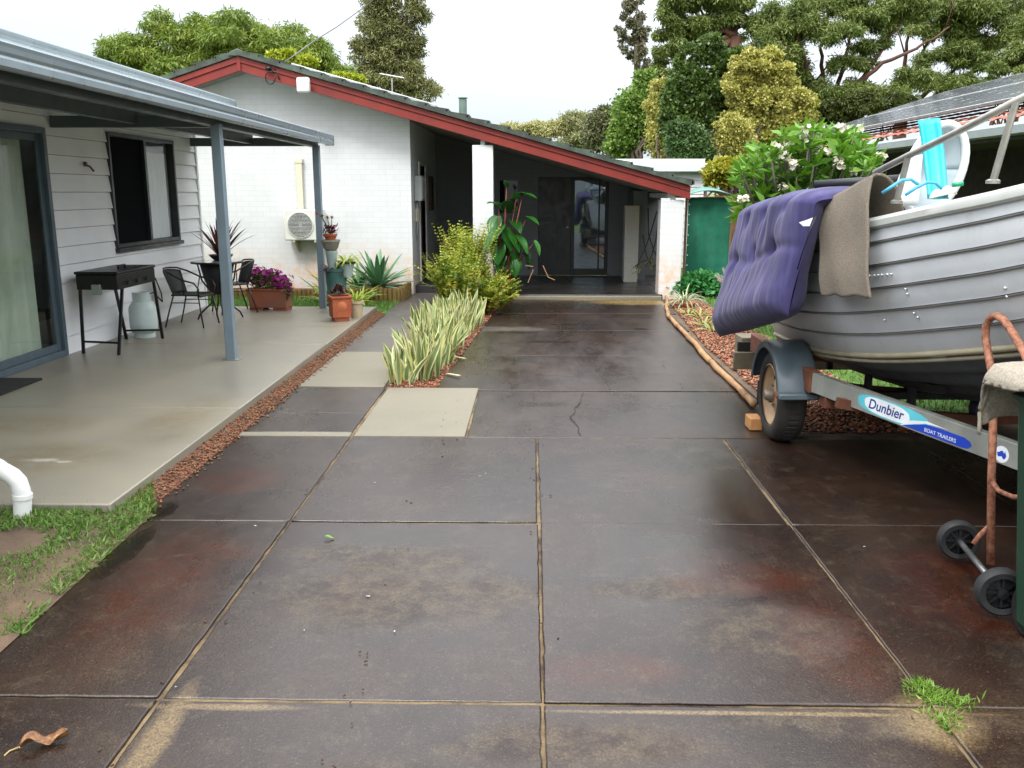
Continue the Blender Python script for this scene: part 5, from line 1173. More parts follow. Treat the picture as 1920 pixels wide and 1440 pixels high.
# wheels
WY,WZ,WR=6.10,.315,.315
def wheel(xo,s):
    wl_=MB().tube([(xo,WY,WZ),(xo+.01,WY,WZ)],.01,4)
    tyre=MB().lathe((xo,WY,WZ),[(.205,s*.012),(.23,-s*.004),(.27,-s*.002),(.297,s*.012),(.312,s*.035),(.315,s*.06),(.315,s*.13),(.312,s*.155),(.297,s*.178),(.23,s*.19),(.205,s*.175)],48,'x',cap=False)
    w_=tyre.build('wheel',mat('tyre_rubber','#1b1a18','#2b2824',.8,14,bump=.2),trl,smooth=True)
    tg=MB()
    for x in(.06,.083,.107,.13): tg.lathe((xo,WY,WZ),[(.3155,s*(x-.004)),(.3172,s*(x-.004)),(.3172,s*(x-.0)),(.3155,s*x)],48,'x',cap=False)
    for k in range(44):
        a=2*PI*k/44; tg.cbox((xo+s*.095,WY+math.cos(a)*.317,WZ+math.sin(a)*.317),(.07,.022,.006),(a+PI/2,0,0))
    tg.build('tread',mat('tyre_rubber','#1b1a18'),w_)
    RIMM=mat('cream_rim','#a3886a','#8d6f50',.55,9)
    rm=MB().lathe((xo,WY,WZ),[(.21,s*.0),(.218,s*.004),(.206,s*.022),(.19,s*.03),(.175,s*.05),(.16,s*.07),(.12,s*.062),(.075,s*.035),(.05,s*.03),(.001,s*.03)],40,'x',cap=False)
    rm.build('rim',RIMM,w_,smooth=True,auto=40)
    hb_=MB().lathe((xo,WY,WZ),[(.045,s*.032),(.042,-s*.012),(.03,-s*.03),(.001,-s*.033)],20,'x')
    for k in range(5): a=2*PI*k/5+.3; hb_.lathe((xo,WY+math.cos(a)*.068,WZ+math.sin(a)*.068),[(.011,s*.034),(.011,s*.014),(.001,s*.012)],6,'x')
    hb_.build('hub',mat('hub_steel','#8a8276','#5f4a38',.5,9,metal=.4),w_,smooth=True,auto=40)
    sl=MB()
    for k in range(8): a=2*PI*k/8; sl.lathe((xo,WY+math.cos(a)*.14,WZ+math.sin(a)*.14),[(.016,s*.064),(.016,s*.0635),(.001,s*.0632)],10,'x')
    sl.build('rim_holes',DARK,w_)
    # mudguard
    mg=MB(); r0=.385; pr=[(-s*-.0-s*.035,-.05),(-s*.035,-.012),(-s*.022,.0),(s*.20,.004),(s*.215,-.006),(s*.215,-.03)]
    def gpt(a,q): x,h=q; return Vector((xo+x,WY+math.cos(a)*(r0+h),WZ+math.sin(a)*(r0+h)*.96+.01))
    angs=[R(8)+R(162)*k/30 for k in range(31)]; n=len(pr); vs=[gpt(a,q) for a in angs for q in pr]
    mg.add(vs,[(k*n+j,(k+1)*n+j,(k+1)*n+j+1,k*n+j+1) for k in range(30) for j in range(n-1)])
    g_=mg.build('mudguard',mat('mudguard_plastic','#46525a','#515d65',.42,5),trl,smooth=True,auto=45,solid=.008)
    yb=WY-r0
    MB().box((min(xo-s*.04,xo+s*.22),yb-.025,WZ+.055),(max(xo-s*.04,xo+s*.22),yb+.02,WZ+.095)).build('foot',mat('mudguard_plastic','#46525a'),g_,bevel=.008)
    MB().box((min(xo+s*.02,xo+s*.2),WY+r0-.02,WZ-.16),(max(xo+s*.02,xo+s*.2),WY+r0+.005,WZ+.02)).build('mud_flap',BLKS,g_)
    MB().lathe((xo-s*.045,yb+.05,WZ+.075),[(.024,0),(.024,s*.03)],12,'x').build('bolt',mat('rust_bolt','#7a452b',rough=.8),g_,smooth=True,auto=40)
wheel(1.665,1); wheel(2*BX-1.665,-1)
MB().bar((1.86,WY,WZ),(3.70,WY,WZ),.05,.05).build('axle',BLKS,trl)
tl=MB().box((1.70,7.22,.40),(3.86,7.26,.5)); tl.build('light_board',BLKS,trl)
# decal on the drawbar
def onbeam(u,v,lift=.0015):
    return PL(u,v,A+nb_*lift,nb_)
org=A
def BL2(s_,h,lift=.002): return A+dirb*s_+upb*h+nb_*lift
def s_of(u): 
    p=onbeam(u,700+(u-1540)*.37); return (p-A).dot(dirb)
s0,s1,s2,s3=s_of(1611),s_of(1716),s_of(1690),s_of(1826)
def decal(pts2,lift,m,name):
    return MB().poly([BL2(a,b_,lift) for a,b_ in pts2]).build(name,m,trl,solid=.0006)
def blob(sa,sb,hm,n=28,pw=.7,skew=0):
    o=[]
    for k in range(n):
        a=2*PI*k/n; o.append(((sa+sb)/2+(sb-sa)/2*math.copysign(abs(math.cos(a))**pw,math.cos(a))+skew*math.sin(a),hm*math.copysign(abs(math.sin(a))**pw,math.sin(a))))
    return o
s1b=s_of(1745)
decal(blob(s0,s1b,.054,skew=-.02),.0012,mat('decal_cyan','#58b9c9',rough=.4),'cyan_decal')
decal(blob(s0+.06,s1-.03,.047,skew=-.02),.0022,mat('decal_white','#d6dce0',rough=.4),'white_decal')
sx=s_of(1702)
decal([(sx-.03,-.052),(sx+.05,-.03),(sx+.14,-.002),(sx+.26,.004),(s3-.05,.004),(s3-.012,-.008),(s3,-.026),(s3-.02,-.046),(s3-.06,-.053)],.0014,mat('decal_blue','#1f3fae',rough=.4),'blue_decal')
decal([(sx-.04,-.054),(sx-.03,-.054),(sx+.05,-.026),(sx+.15,.004),(sx+.3,.012),(sx+.15,.017),(sx+.04,-.008)],.0016,mat('decal_white','#d6dce0'),'swoosh_decal')
def lettering(txt,s_,h,size,m,shear=0,width=None,lift=.003,bold=.0):
    cu=bpy.data.curves.new('lettering','FONT'); cu.body=txt; cu.size=size; cu.shear=shear; cu.extrude=.0003; cu.offset=bold
    tmp=bpy.data.objects.new('lettering_tmp',cu); COL.objects.link(tmp); bpy.context.view_layer.update()
    me=bpy.data.meshes.new_from_object(tmp); bpy.data.objects.remove(tmp); xs=[v.co.x for v in me.vertices]; k=(width/(max(xs)-min(xs))) if width else 1; x0=min(xs)
    for v in me.vertices:
        p=BL2(s_+(v.co.x-x0)*k,h+v.co.y,lift+v.co.z)-ORIG[trl.name]; v.co=p
    return finish('lettering',me,m,trl,Vector())
NAVY=mat('decal_navy','#1b2a78',rough=.45)
lettering('Dunbier',s_of(1632),-.024,.082,NAVY,.18,s_of(1698)-s_of(1632),bold=.0012)
lettering('BOAT TRAILERS',s_of(1738),-.040,.03,mat('decal_white','#d6dce0'),0,s_of(1797)-s_of(1738),.0032)
st=s_of(1882); stk=MB().poly([BL2(st+.042*math.cos(2*PI*k/28),-.012+.042*math.sin(2*PI*k/28),.0012) for k in range(28)]); stk.build('sticker',mat('decal_white','#d6dce0'),trl,solid=.0006)
aus=[(-.9,.15),(-.75,-.35),(-.6,-.5),(-.2,-.35),(.1,-.3),(.25,-.5),(.5,-.7),(.75,-.55),(.92,-.05),(.75,.3),(.6,.75),(.48,.3),(.3,.35),(.25,.65),(-.05,.6),(-.3,.5),(-.45,.35)]
MB().poly([BL2(st+a*.03,-.012+b_*.03,.0024) for a,b_ in aus]).build('sticker_map',mat('decal_blue','#1f3fae'),trl,solid=.0005)
# timber chock and blocks
ck_=G(1410,800,0); tag(MB().box((1.60,6.30,.0),(1.69,6.46,.09)).build('wheel_chock',mat('chock_pine','#9a6b3c','#b08050',.75,14,bump=.3),bevel=.006),'small pine chock against the trailer wheel','chock')
tb_=thing('timber_blocks','rough grey timber plank and block across the trailer rear behind the mudguard','timber',(1.85,7.3,0))
for (lo,hi) in(((1.665,7.2,.276),(3.9,7.24,.42)),((1.735,7.26,.30),(1.9,7.5,.53))):
    MB().box(lo,hi).build('block',mat('grey_timber','#756c58','#5a5142',.85,8,bump=.5,bscale=25),tb_,bevel=.006)
# ================================================================ HAND TROLLEY AND BIN
ht=thing('hand_trolley','rusty orange hand trolley with black wheels beside the green bin','trolley',(2.0,3.7,0))
RP=MT('rusty_paint'); RP.col(RP.ramp(RP.noise(40,5,.7),[(.3,'#3a1d12'),(.42,'#7a4a35'),(.6,'#9a6a52'),(.75,'#a87a60')])); RP.rough(.7); RP.bump(RP.noise(60,4),.4,.002)
xs=2.05
hoop=[PX(1857,1058,xs),PX(1859,900,xs),PX(1863,760,xs),PX(1860,700,xs),PX(1853,665,xs),PX(1848,635,xs),PX(1849,610,xs),PX(1858,595,xs),PX(1870,592,xs),PX(1884,602,xs),PX(1900,626,xs),PX(1918,658,xs),PX(1940,705,xs),PX(1960,780,xs),PX(1975,900,xs),PX(1978,1150,xs)]
MB().tube(hoop,.017,10).build('frame',RP.m,ht,smooth=True)
MB().tube([PX(1866,752,xs),PX(1880,762,xs),PX(1900,772,xs),PX(1965,785,xs)],.011,8).tube([PX(1862,905,xs),PX(1872,920,xs),PX(1900,932,xs),PX(1972,930,xs)],.011,8).build('rung',RP.m,ht,smooth=True)
MB().tube([PX(1857,985,xs),PX(1838,1003,xs-.02),PX(1825,1020,2.0)],.012,8).build('brace',RP.m,ht,smooth=True)
w1=PX(1797,1012,2.0); w2=PX(1880,1113,1.905); axd=(w2-w1).normalized(); w2=w1+axd*((w2-w1).length)
MB().tube([w1+axd*.02,w2],.013,10).build('axle',mat('axle_steel','#8f9293',rough=.35,metal=.8),ht,smooth=True)
def cart_wheel(c,r,par):
    q=axd.to_track_quat('Z','Y').to_matrix()
    def L_(prof,n=32): 
        m_=MB().lathe((0,0,0),prof,n,cap=False); return MB().add([q@Vector(p)+c for p in m_.v],m_.f)
    o=L_([(r*.66,-.026),(r*.9,-.03),(r,-.018),(r,.018),(r*.9,.03),(r*.66,.026)]).build('wheel',mat('cart_rubber','#17181a','#222325',.7,20),par,smooth=True,auto=50)
    L_([(r*.68,-.016),(r*.66,.012),(r*.62,.0),(.02,.004),(.022,.03),(.001,.032)]).build('rim',mat('black_plastic','#131416',rough=.5),o,smooth=True,auto=40)
    sp_=MB()
    for k in range(8): a=2*PI*k/8; sp_.bar(c+q@Vector((math.cos(a)*.02,math.sin(a)*.02,.012)),c+q@Vector((math.cos(a)*r*.64,math.sin(a)*r*.64,.012)),.010,.012,tuple(axd))
    sp_.build('spokes',mat('black_plastic','#131416'),o)
cart_wheel(w1,.092,ht); cart_wheel(w2-axd*.02,.098,ht)
MB().box((2.06,3.3,.008),(2.35,3.8,.014)).build('toe_plate',RP.m,ht)
bn=thing('wheelie_bin','dark green wheelie bin at the right edge with carpet on its lid','bin',(2.3,3.1,0))
BG=mat('bin_green','#10301f','#163a27',.5,8,bump=.1)
x0,x1,y0,y1=1.895,2.45,2.70,3.28
vs=[(x0+.03,y0+.05,.03),(x1-.06,y0+.05,.03),(x1-.06,y1-.0,.03),(x0+.015,y1-.0,.03),(x0-.07,y0,.98),(x1,y0,.98),(x1,y1+.02,.98),(x0-.075,y1+.02,.98)]
MB().add(vs,[(0,3,2,1),(4,5,6,7),(0,1,5,4),(1,2,6,5),(2,3,7,6),(3,0,4,7)]).build('body',BG,bn,bevel=.03,seg=3)
MB().box((x0-.08,y0-.02,.985),(x1+.02,y1+.05,1.03)).build('lid',BG,bn,bevel=.018)
MB().box((x0-.082,y0-.012,.94),(x1+.012,y1+.03,.965)).build('rim',BG,bn,bevel=.01)
MB().lathe((1.955,3.25,.10),[(.06,-.02),(.095,-.022),(.1,-.012),(.1,.012),(.095,.022),(.06,.02)],28,'x').build('wheel',mat('cart_rubber','#17181a'),bn,smooth=True,auto=50)
t=MT('ragged_carpet'); t.col(t.ramp(t.noise(90,4,.8),[(.3,'#7d7668'),(.5,'#968e80'),(.7,'#aaa394')])); t.rough(1); t.bump(t.noise(160,3,.8),.9,.006)
def binc(i,j):
    # i across x from the hanging edge, j along y
    yy=2.72+ .86*j; rag=.018*mnoise.noise(Vector((i*9,j*30,.1)))
    if i<.7: x=2.62-(2.62-1.80)*(i/.7); z=1.045+.01*math.sin(x*14)+.012*math.sin(yy*11)
    else:
        q=(i-.7)/.3; x=1.80-.03*math.sin(q*PI*.6); z=1.045-.02*q-.05*q*(1+math.sin(yy*6))*.5
    if j>.82:
        q=(j-.82)/.18; z-=.24*q**1.3*(.6 if x>2.2 else 1); yy=2.72+.86*.82+.06*math.sin(q*PI/2)+rag
        x+=.03*q
    return Vector((x+rag*(i>.95),yy,z))
tag(MB().grid(binc,40,60).build('carpet_cover',t.m,smooth=True,solid=.012),'pale ragged carpet offcut draped over the green bin lid','carpet')

# ================================================================ SMALL LITTER
lf=thing('dead_leaf','curled brown dead leaf with pale stalk on the driveway','leaf',G(70,1395,0))
t=MT('dead_leaf_brown'); t.col(t.ramp(t.noise(60,5,.7),[(.3,'#3a2312'),(.5,'#6b4522'),(.7,'#8d6434')])); t.rough(.5); DL=t.m
la,lb_=G(38,1404,.012),G(128,1378,.02); dl=(lb_-la); ll=dl.length; dl=dl/ll; sl_=Vector((-dl.y,dl.x,0))
MB().grid(lambda i,j:la+dl*ll*i+sl_*(j-.5)*.055*math.sin(PI*(i*.9+.07))**.8*(1+.18*math.sin(i*23))+Vector((0,0,.004+.022*abs(j-.5)*2*(.6+.6*math.sin(i*9))+.01*math.sin(i*6))),18,8).build('blade',DL,lf,smooth=True,solid=.0008)
MB().tube([G(8,1417,.004),G(18,1408,.006),G(38,1400,.01),la+Vector((0,0,.004))],.0025,6).build('stalk',mat('leaf_stalk','#a08a5a',rough=.5),lf,smooth=True)
dm_=MB()
for k,(u,v) in enumerate(((703,905),(910,888),(690,1118),(570,1182),(740,1184),(478,986),(900,893),(330,1288),(1620,1025))):
    c=G(u,v,.002); r=random.uniform(.003,.009); pts=[c+Vector((math.cos(a)*r*random.uniform(.5,1.4),math.sin(a)*r*random.uniform(.4,.9),random.uniform(0,.003))) for a in [i*2*PI/8 for i in range(8)]]; dm_.poly(pts)
o=dm_.build('droppings',mat('bird_white','#9a9a94',rough=.7),solid=.001); tag(o,kind='stuff')
tw=MB()
for k in range(420):
    q_=random.random(); u,v=random.uniform(450,1500),random.uniform(840,1400); c=G(u,v,.004)
    if q_<.45: c=Vector((-2.05+abs(random.gauss(0,.09)),random.uniform(4.5,12.3),.004))
    elif q_<.7: c=Vector((random.choice((-1.27,.048,1.36,-.62))+random.gauss(0,.04),random.uniform(2.3,9),.004)); a=random.uniform(0,PI); l=random.uniform(.004,.014); tw.bar(c,c+Vector((math.cos(a)*l,math.sin(a)*l,.002)),.004,.004)
tag(tw.build('leaf_litter',mat('litter','#1d140e','#4a3520',.8,30)),kind='stuff')
c=G(617,1008,.006); tag(MB().grid(lambda i,j:c+Vector(((i-.5)*.05,(j-.5)*.025*math.sin(PI*(i*.9+.05)),.01*abs(j-.5)+.006*math.sin(i*5))),8,4).build('green_leaf',leafmat('fresh_leaf',['#4d7a22','#7ba33a'],.2),smooth=True),'tiny fresh green leaf lying on the driveway','leaf')
# ================================================================ TREES
BARK=mat('grey_bark','#4a4037','#5f5347',.9,5,bump=.5,bscale=20); REDBARK=mat('red_bark','#40281d','#5c3a2a',.75,4,bump=.4,bscale=12)
def limbs(mb,base,targets,r0,wob=.35,seg=8):
    base=Vector(base)
    for (p,r1) in targets:
        p=Vector(p); pts=[];rs=[]
        off=Vector((random.gauss(0,wob),random.gauss(0,wob),0))
        for k in range(seg+1):
            t=k/seg; q=base.lerp(p,t); q.x+=(p.x-base.x)*(t**1.6-t)*.5; q+=off*math.sin(PI*t)*.6+Vector((random.gauss(0,.04),0,random.gauss(0,.03)))*math.sin(PI*t)*2; pts.append(q); rs.append(r0*(1-t)+r1*t)
        mb.tube(pts,rs,7)
def tree(name,label,cat,base,clumps,n,L,W,m,trunk=None,bark=None,shell=.45,droop=.2,out=.6,group=None,r0=.2,nb=14,extra=None):
    n=int(n*2.0); L*=.66; W*=.8; shell*=.75
    t_=thing(name,label,cat,base,group)
    P,D=cloud(clumps,n,shell,droop,out); Ls=L*RNG.uniform(.6,1.3,n)
    finish('crown',leafmesh('crown',P-np.array(base),D,Ls,W*RNG.uniform(.7,1.3,n)),m,t_,Vector())
    mb=MB(); cs=list(clumps); random.shuffle(cs); fork=trunk or (base[0],base[1],base[2]+.4*(np.mean([c[2] for c in clumps])-base[2])); fork=Vector(fork)
    mb.tube([Vector(base),Vector(base).lerp(fork,.5)+Vector((random.uniform(-.1,.1),0,0)),fork],[r0*1.25,r0*1.05,r0],9)
    limbs(mb,fork,[(tuple(fork.lerp(Vector(c[:3]),.75)+Vector((0,.4*c[4],0))),.02) for c in cs[:nb]],r0*.5)
    mb.build('trunk',bark or BARK,t_,smooth=True)
    if extra: extra(t_)
    return t_
# round willowy tree behind the left gable
Y=31
big=[pxc(*q,Y) for q in((250,105,60,40),(330,80,75,48),(420,62,85,40),(520,85,80,45),(590,110,60,32),(300,130,90,45),(450,125,110,60),(380,150,90,50),(560,145,80,40),(225,120,35,28),(640,140,35,26))]
cl=[(*c[:3],c[3]*.75,c[4]*.75,c[5]*.75) for c in big]+sub_clumps(big,12,(.2,.42))
b=PY(420,330,Y); tree('peppermint_tree','broad dome-shaped green tree rising behind the left roof','tree',(b.x,Y,0),cl,42000,.30,.05,leafmat('willow_leaf',['#4d6423','#6b852d','#8a9f3e','#a3ac50'],.3,.5),droop=.9,out=.5,r0=.35)
Y=27
cl=[pxc(*q,Y) for q in((530,112,26,14),(575,118,20,10),(640,148,25,10),(668,150,16,8))]; cl+=sub_clumps(cl,4)
tree('shrub','small bright lime shrub just above the gable ridge','shrub',(PY(560,140,Y).x,Y,0),cl,1800,.2,.09,leafmat('lime_leaf',['#8a9a1e','#a8b52e','#bcc64a'],.3),r0=.08,nb=4)
# tall she-oak behind ridge
Y=40
big=[pxc(*q,Y) for q in((722,20,34,30),(715,60,42,30),(740,95,40,30),(700,100,36,26),(690,140,34,26),(748,140,46,30),(770,80,24,26),(780,30,22,24),(705,-10,30,30),(760,-10,30,30),(795,170,32,20),(740,175,40,20),(676,85,18,14))]
cl=big+sub_clumps(big,14,(.22,.42))
tree('sheoak_tree','tall narrow dark tree behind the middle of the roof','tree',(PY(738,300,Y).x,Y,0),cl,17000,.30,.06,leafmat('sheoak_leaf',['#585c36','#757848','#8f9058','#a5a472'],.2,.6),trunk=tuple(PY(738,60,Y)),droop=.5,r0=.28,nb=22,shell=.2)
# hazy yellow shrubs
Y=34
for lab,qs,cols in (('pale yellow flowering wattle seen over the carport roof',((960,245,30,14),(1010,250,34,16),(1050,240,26,14)),['#95955c','#b5b274','#c6c48a','#a5a86c']),
             ('wispy yellow green bush beside the wattle',((1075,225,26,16),(1100,245,34,22),(1090,265,36,20)),['#7d875a','#9ca06e','#b0b080'])):
    cl=[pxc(*q,Y) for q in qs]; cl=cl+sub_clumps(cl,7,(.25,.45)); tree('wattle_bush',lab,'bush',(PY(qs[1][0],300,Y).x,Y,0),cl,4200,.2,.06,leafmat(lab[:12],cols,.3),r0=.1,nb=10,shell=.2)
Y=31
cl=[pxc(*q,Y) for q in((1130,235,34,30),(1155,250,30,36),(1120,265,30,20),(1145,215,20,16))]; cl+=sub_clumps(cl,7)
tree('grey_bush','dull grey green bush between the wattle and bright green tree','bush',(PY(1140,300,Y).x,Y,0),cl,5500,.2,.06,leafmat('grey_green_leaf',['#4a5230','#636b42','#7a8058','#6d5f45'],.2),r0=.12)
# far thin gum
Y=55
big=[pxc(*q,Y) for q in((1188,20,20,26),(1180,55,22,20),(1195,90,20,26),(1206,125,18,20),(1178,100,12,16),(1175,80,12,12),(1195,-10,22,20),(1205,65,14,16))]
cl=sub_clumps(big,8,(.22,.4)); tree('thin_gum_tree','thin pale distant gum tree in the gap left of the big trees','tree',(PY(1203,300,Y).x,Y,0),cl,4500,.30,.09,leafmat('thin_gum_leaf',['#5a5a42','#77755a','#8f8b6d'],.2),trunk=tuple(PY(1195,60,Y)),droop=.6,shell=.2,r0=.2)
# bright green tree
Y=27
big=[pxc(*q,Y) for q in((1190,215,42,50),(1175,255,34,40),(1212,170,24,30),(1225,235,30,50),(1165,280,30,20))]; cl=big+sub_clumps(big,9,(.22,.4))
tree('bright_green_tree','bright green leafy tree left of the dark fig tree','tree',(PY(1195,320,Y).x,Y,0),cl,11000,.17,.085,leafmat('bright_leaf',['#486a22','#648632','#84a24a','#9cb45e'],.3),r0=.18)
Y=25.5
big=[pxc(*q,Y) for q in((1243,175,24,26),(1240,210,26,34),(1236,255,24,38),(1250,290,20,20))]; cl=big+sub_clumps(big,9,(.25,.42))
YEL=leafmat('yellow_leaf',['#7d8038','#a5a44a','#c2be66','#d6d288'],.28)
tree('yellow_cypress','narrow yellow variegated bush left of the dark green tree','bush',(PY(1240,320,Y).x,Y,0),cl,7000,.13,.07,YEL,r0=.1)
# dark green tree
Y=25
big=[pxc(*q,Y) for q in((1328,98,36,30),(1282,142,24,32),(1362,118,32,30),(1300,165,50,45),(1285,225,44,50),(1345,175,46,46),(1310,265,50,40),(1345,230,40,45),(1390,132,30,34),(1260,185,16,40),(1395,165,28,40),(1395,215,24,44))]; cl=[(*c[:3],c[3]*.7,c[4]*.7,c[5]*.7) for c in big]+sub_clumps(big,13,(.2,.38))
tree('dark_fig_tree','dense dark green tree between two yellow variegated bushes','tree',(PY(1310,340,Y).x,Y,0),cl,34000,.15,.075,leafmat('dark_leaf',['#34491c','#466026','#607838','#7c8e48'],.2,.35),r0=.25,shell=.6)
Y=24.3
big=[pxc(*q,Y) for q in((1422,132,38,30),(1398,125,30,26),(1385,155,26,34),(1500,205,26,36),(1455,165,46,44),(1405,175,36,40),(1480,212,42,44),(1430,225,52,45),(1500,250,30,36),(1455,275,58,35),(1392,230,34,40),(1440,108,22,14))]; cl=[(*c[:3],c[3]*.7,c[4]*.7,c[5]*.7) for c in big]+sub_clumps(big,14,(.2,.38))
tree('yellow_variegated_tree','large yellow variegated tree right of the dark green tree','tree',(PY(1450,340,Y).x,Y,0),cl,34000,.13,.07,YEL,r0=.22,shell=.6)
Y=22.5
big=[pxc(*q,Y) for q in((1378,262,36,36),(1375,240,28,22),(1392,285,24,22))]; cl=big+sub_clumps(big,12,(.25,.4))
tree('yellow_ball_bush','rounded yellow bush low in front of the dark trunks','bush',(PY(1378,320,Y).x,Y,0),cl,9000,.115,.06,YEL,r0=.08)
big=[pxc(*q,Y) for q in((1292,268,40,34),(1300,295,36,22))]; cl=big+sub_clumps(big,12,(.25,.4))
tree('dark_ball_bush','rounded dark green bush low behind the outbuilding','bush',(PY(1292,320,Y).x,Y,0),cl,7000,.12,.06,leafmat('dark_leaf2',['#2f4820','#425f2a','#5c7a3a'],.2),r0=.08)
Y=19
cl=[pxc(*q,Y) for q in((1345,322,26,14),(1375,312,26,16),(1395,325,20,20),(1362,335,20,12),(1335,335,14,14))]; cl+=sub_clumps(cl,4)
tree('croton_shrub','loose yellow leafed shrub behind the timber fence','shrub',(PY(1370,350,Y).x,Y,0),cl,1500,.17,.075,leafmat('croton_leaf',['#6d7d1e','#a3a52e','#c2b23a'],.3),r0=.06,nb=8)
# eucalypts
GUM=leafmat('gum_leaf',['#414f22','#5a6c2e','#728540','#8a9850','#99995c'],.22,.5,nscale=.6)
Y=36
big=[pxc(*q,Y) for q in((1275,25,45,40),(1320,15,60,40),(1262,75,34,30),(1380,25,50,40),(1300,60,40,30),(1350,60,40,24),(1250,110,24,26),(1246,150,22,26))]; cl=sub_clumps(big,13,(.22,.45))
tree('leaning_gum_tree','tall gum tree rising directly behind the dark green tree','tree',(PY(1370,320,Y).x,Y,0),cl,24000,.26,.06,GUM,trunk=tuple(PY(1376,70,Y)),bark=REDBARK,droop=.9,r0=.32,shell=.25)
Y=35
def gum(label,base_px,qs,n,stems,Y,k=10):
    big=[pxc(*q,Y,dy=random.uniform(-1.2,1.2)) for q in qs]; cl=sub_clumps(big,k,(.25,.5)); bp=PY(base_px[0],base_px[1],Y)
    t_=thing('gum_tree',label,'tree',(bp.x,Y,0),'gum trees with red branches on the right')
    n=int(n*3); P,D=cloud(cl,n,.1,.5,.35,.36); finish('crown',leafmesh('crown',P-np.array((bp.x,Y,0)),D,.19*RNG.uniform(.6,1.3,n),.038),GUM,t_,Vector())
    mb=MB(); mb.tube([Vector((bp.x,Y,0)),bp],[.36,.24],9)
    for st_ in stems:
        pts=[PY(u,v,Y+dy) for u,v,dy in st_]; r_=[.13*(1-.8*i/(len(pts)-1)) for i in range(len(pts))]
        if len(pts)>2:
            out=[];ro=[]
            for i in range(len(pts)-1):
                p0=pts[max(0,i-1)];p1=pts[i];p2=pts[i+1];p3=pts[min(len(pts)-1,i+2)]
                for q in range(5):
                    t=q/5; out.append(.5*((2*p1)+(-p0+p2)*t+(2*p0-5*p1+4*p2-p3)*t*t+(-p0+3*p1-3*p2+p3)*t**3)+Vector((random.gauss(0,.02),0,random.gauss(0,.02)))); ro.append(r_[i]*(1-t)+r_[i+1]*t)
            out.append(pts[-1]);ro.append(r_[-1]); pts,r_=out,ro
        mb.tube(pts,r_,7)
        for q in range(3):
            i=random.randrange(len(pts)//3,len(pts)); p=pts[i]; d=Vector((random.uniform(-.9,.9),random.uniform(-.5,.5),random.uniform(.4,1.4))); mb.tube([p,p+d*.5+Vector((0,0,.1)),p+d],[r_[i]*.5,r_[i]*.35,.015],5)
    mb.build('trunk',REDBARK,t_,smooth=True); return t_
gum('multi-stemmed gum tree with red branches splaying behind the yellow tree',(1560,235),((1470,40,50,40),(1440,90,40,40),(1490,110,40,36),(1510,165,40,30),(1530,30,50,36),(1600,25,60,30),(1560,80,36,24),(1640,45,30,16),(1590,190,40,24),(1540,200,34,22),(1650,190,40,20),(1500,60,36,30),(1690,20,50,26),(1630,120,26,14),(1450,150,30,30),(1620,165,30,18),(1660,85,24,16),(1620,95,22,16),(1700,150,28,16),(1575,130,24,20),(1480,75,30,24),(1665,30,30,24)),30000,
  [[(1560,235,0),(1530,170,0),(1505,100,-.3),(1490,30,-.5)],[(1560,235,0),(1568,170,0),(1590,90,.3),(1600,10,.4)],[(1560,230,0),(1600,170,0),(1650,100,.2),(1700,20,.3)],[(1560,235,0),(1590,190,-.2),(1640,130,-.4),(1720,90,-.5),(1780,50,-.4)],[(1548,230,0),(1545,170,.4),(1540,90,.6),(1555,20,.8)],[(1585,235,0),(1625,200,0),(1600,170,0)]],35)
gum('gum tree with thin leaning branches above the tiled neighbour roof',(1690,215),((1760,30,50,36),(1820,20,56,40),(1880,35,50,40),(1790,80,40,30),(1850,90,40,30),(1740,120,34,20),(1810,130,36,22),(1760,160,40,20),(1700,160,36,20),(1840,160,34,16),(1715,65,24,18),(1900,-10,50,40),(1780,-10,50,30),(1770,105,30,18),(1720,40,34,24),(1830,90,30,24),(1875,70,34,28),(1790,50,30,22)),28000,
  [[(1690,225,0),(1730,180,0),(1790,130,.2),(1850,60,.3)],[(1690,225,0),(1710,150,0),(1740,80,.1),(1770,10,.2)],[(1650,225,.3),(1690,150,.2),(1700,80,0),(1720,20,0)],[(1720,210,0),(1780,160,-.2),(1850,120,-.2),(1900,80,-.3)]],38)
Y=33
big=[pxc(*q,Y) for q in((1890,140,34,36),(1915,110,30,26),(1870,170,30,22),(1910,170,30,24))]; cl=sub_clumps(big,10,(.25,.4))
tree('round_gum_tree','smaller rounded gum tree at the far right above the neighbour roof','tree',(PY(1895,300,Y).x,Y,0),cl,9000,.24,.055,GUM,bark=REDBARK,droop=.8,r0=.15,shell=.3)
Y=32
big=[pxc(*q,Y) for q in((1590,205,50,26),(1640,210,50,22),(1540,215,34,24),(1690,200,40,18),(1500,210,26,26))]; cl=sub_clumps(big,10,(.25,.4))
tree('understorey_bush','dull green bush filling in under the gum branches','bush',(PY(1610,300,Y).x,Y,0),cl,12000,.24,.06,leafmat('under_leaf',['#333d17','#4a5520','#646d2c'],.2),r0=.14,droop=.6)
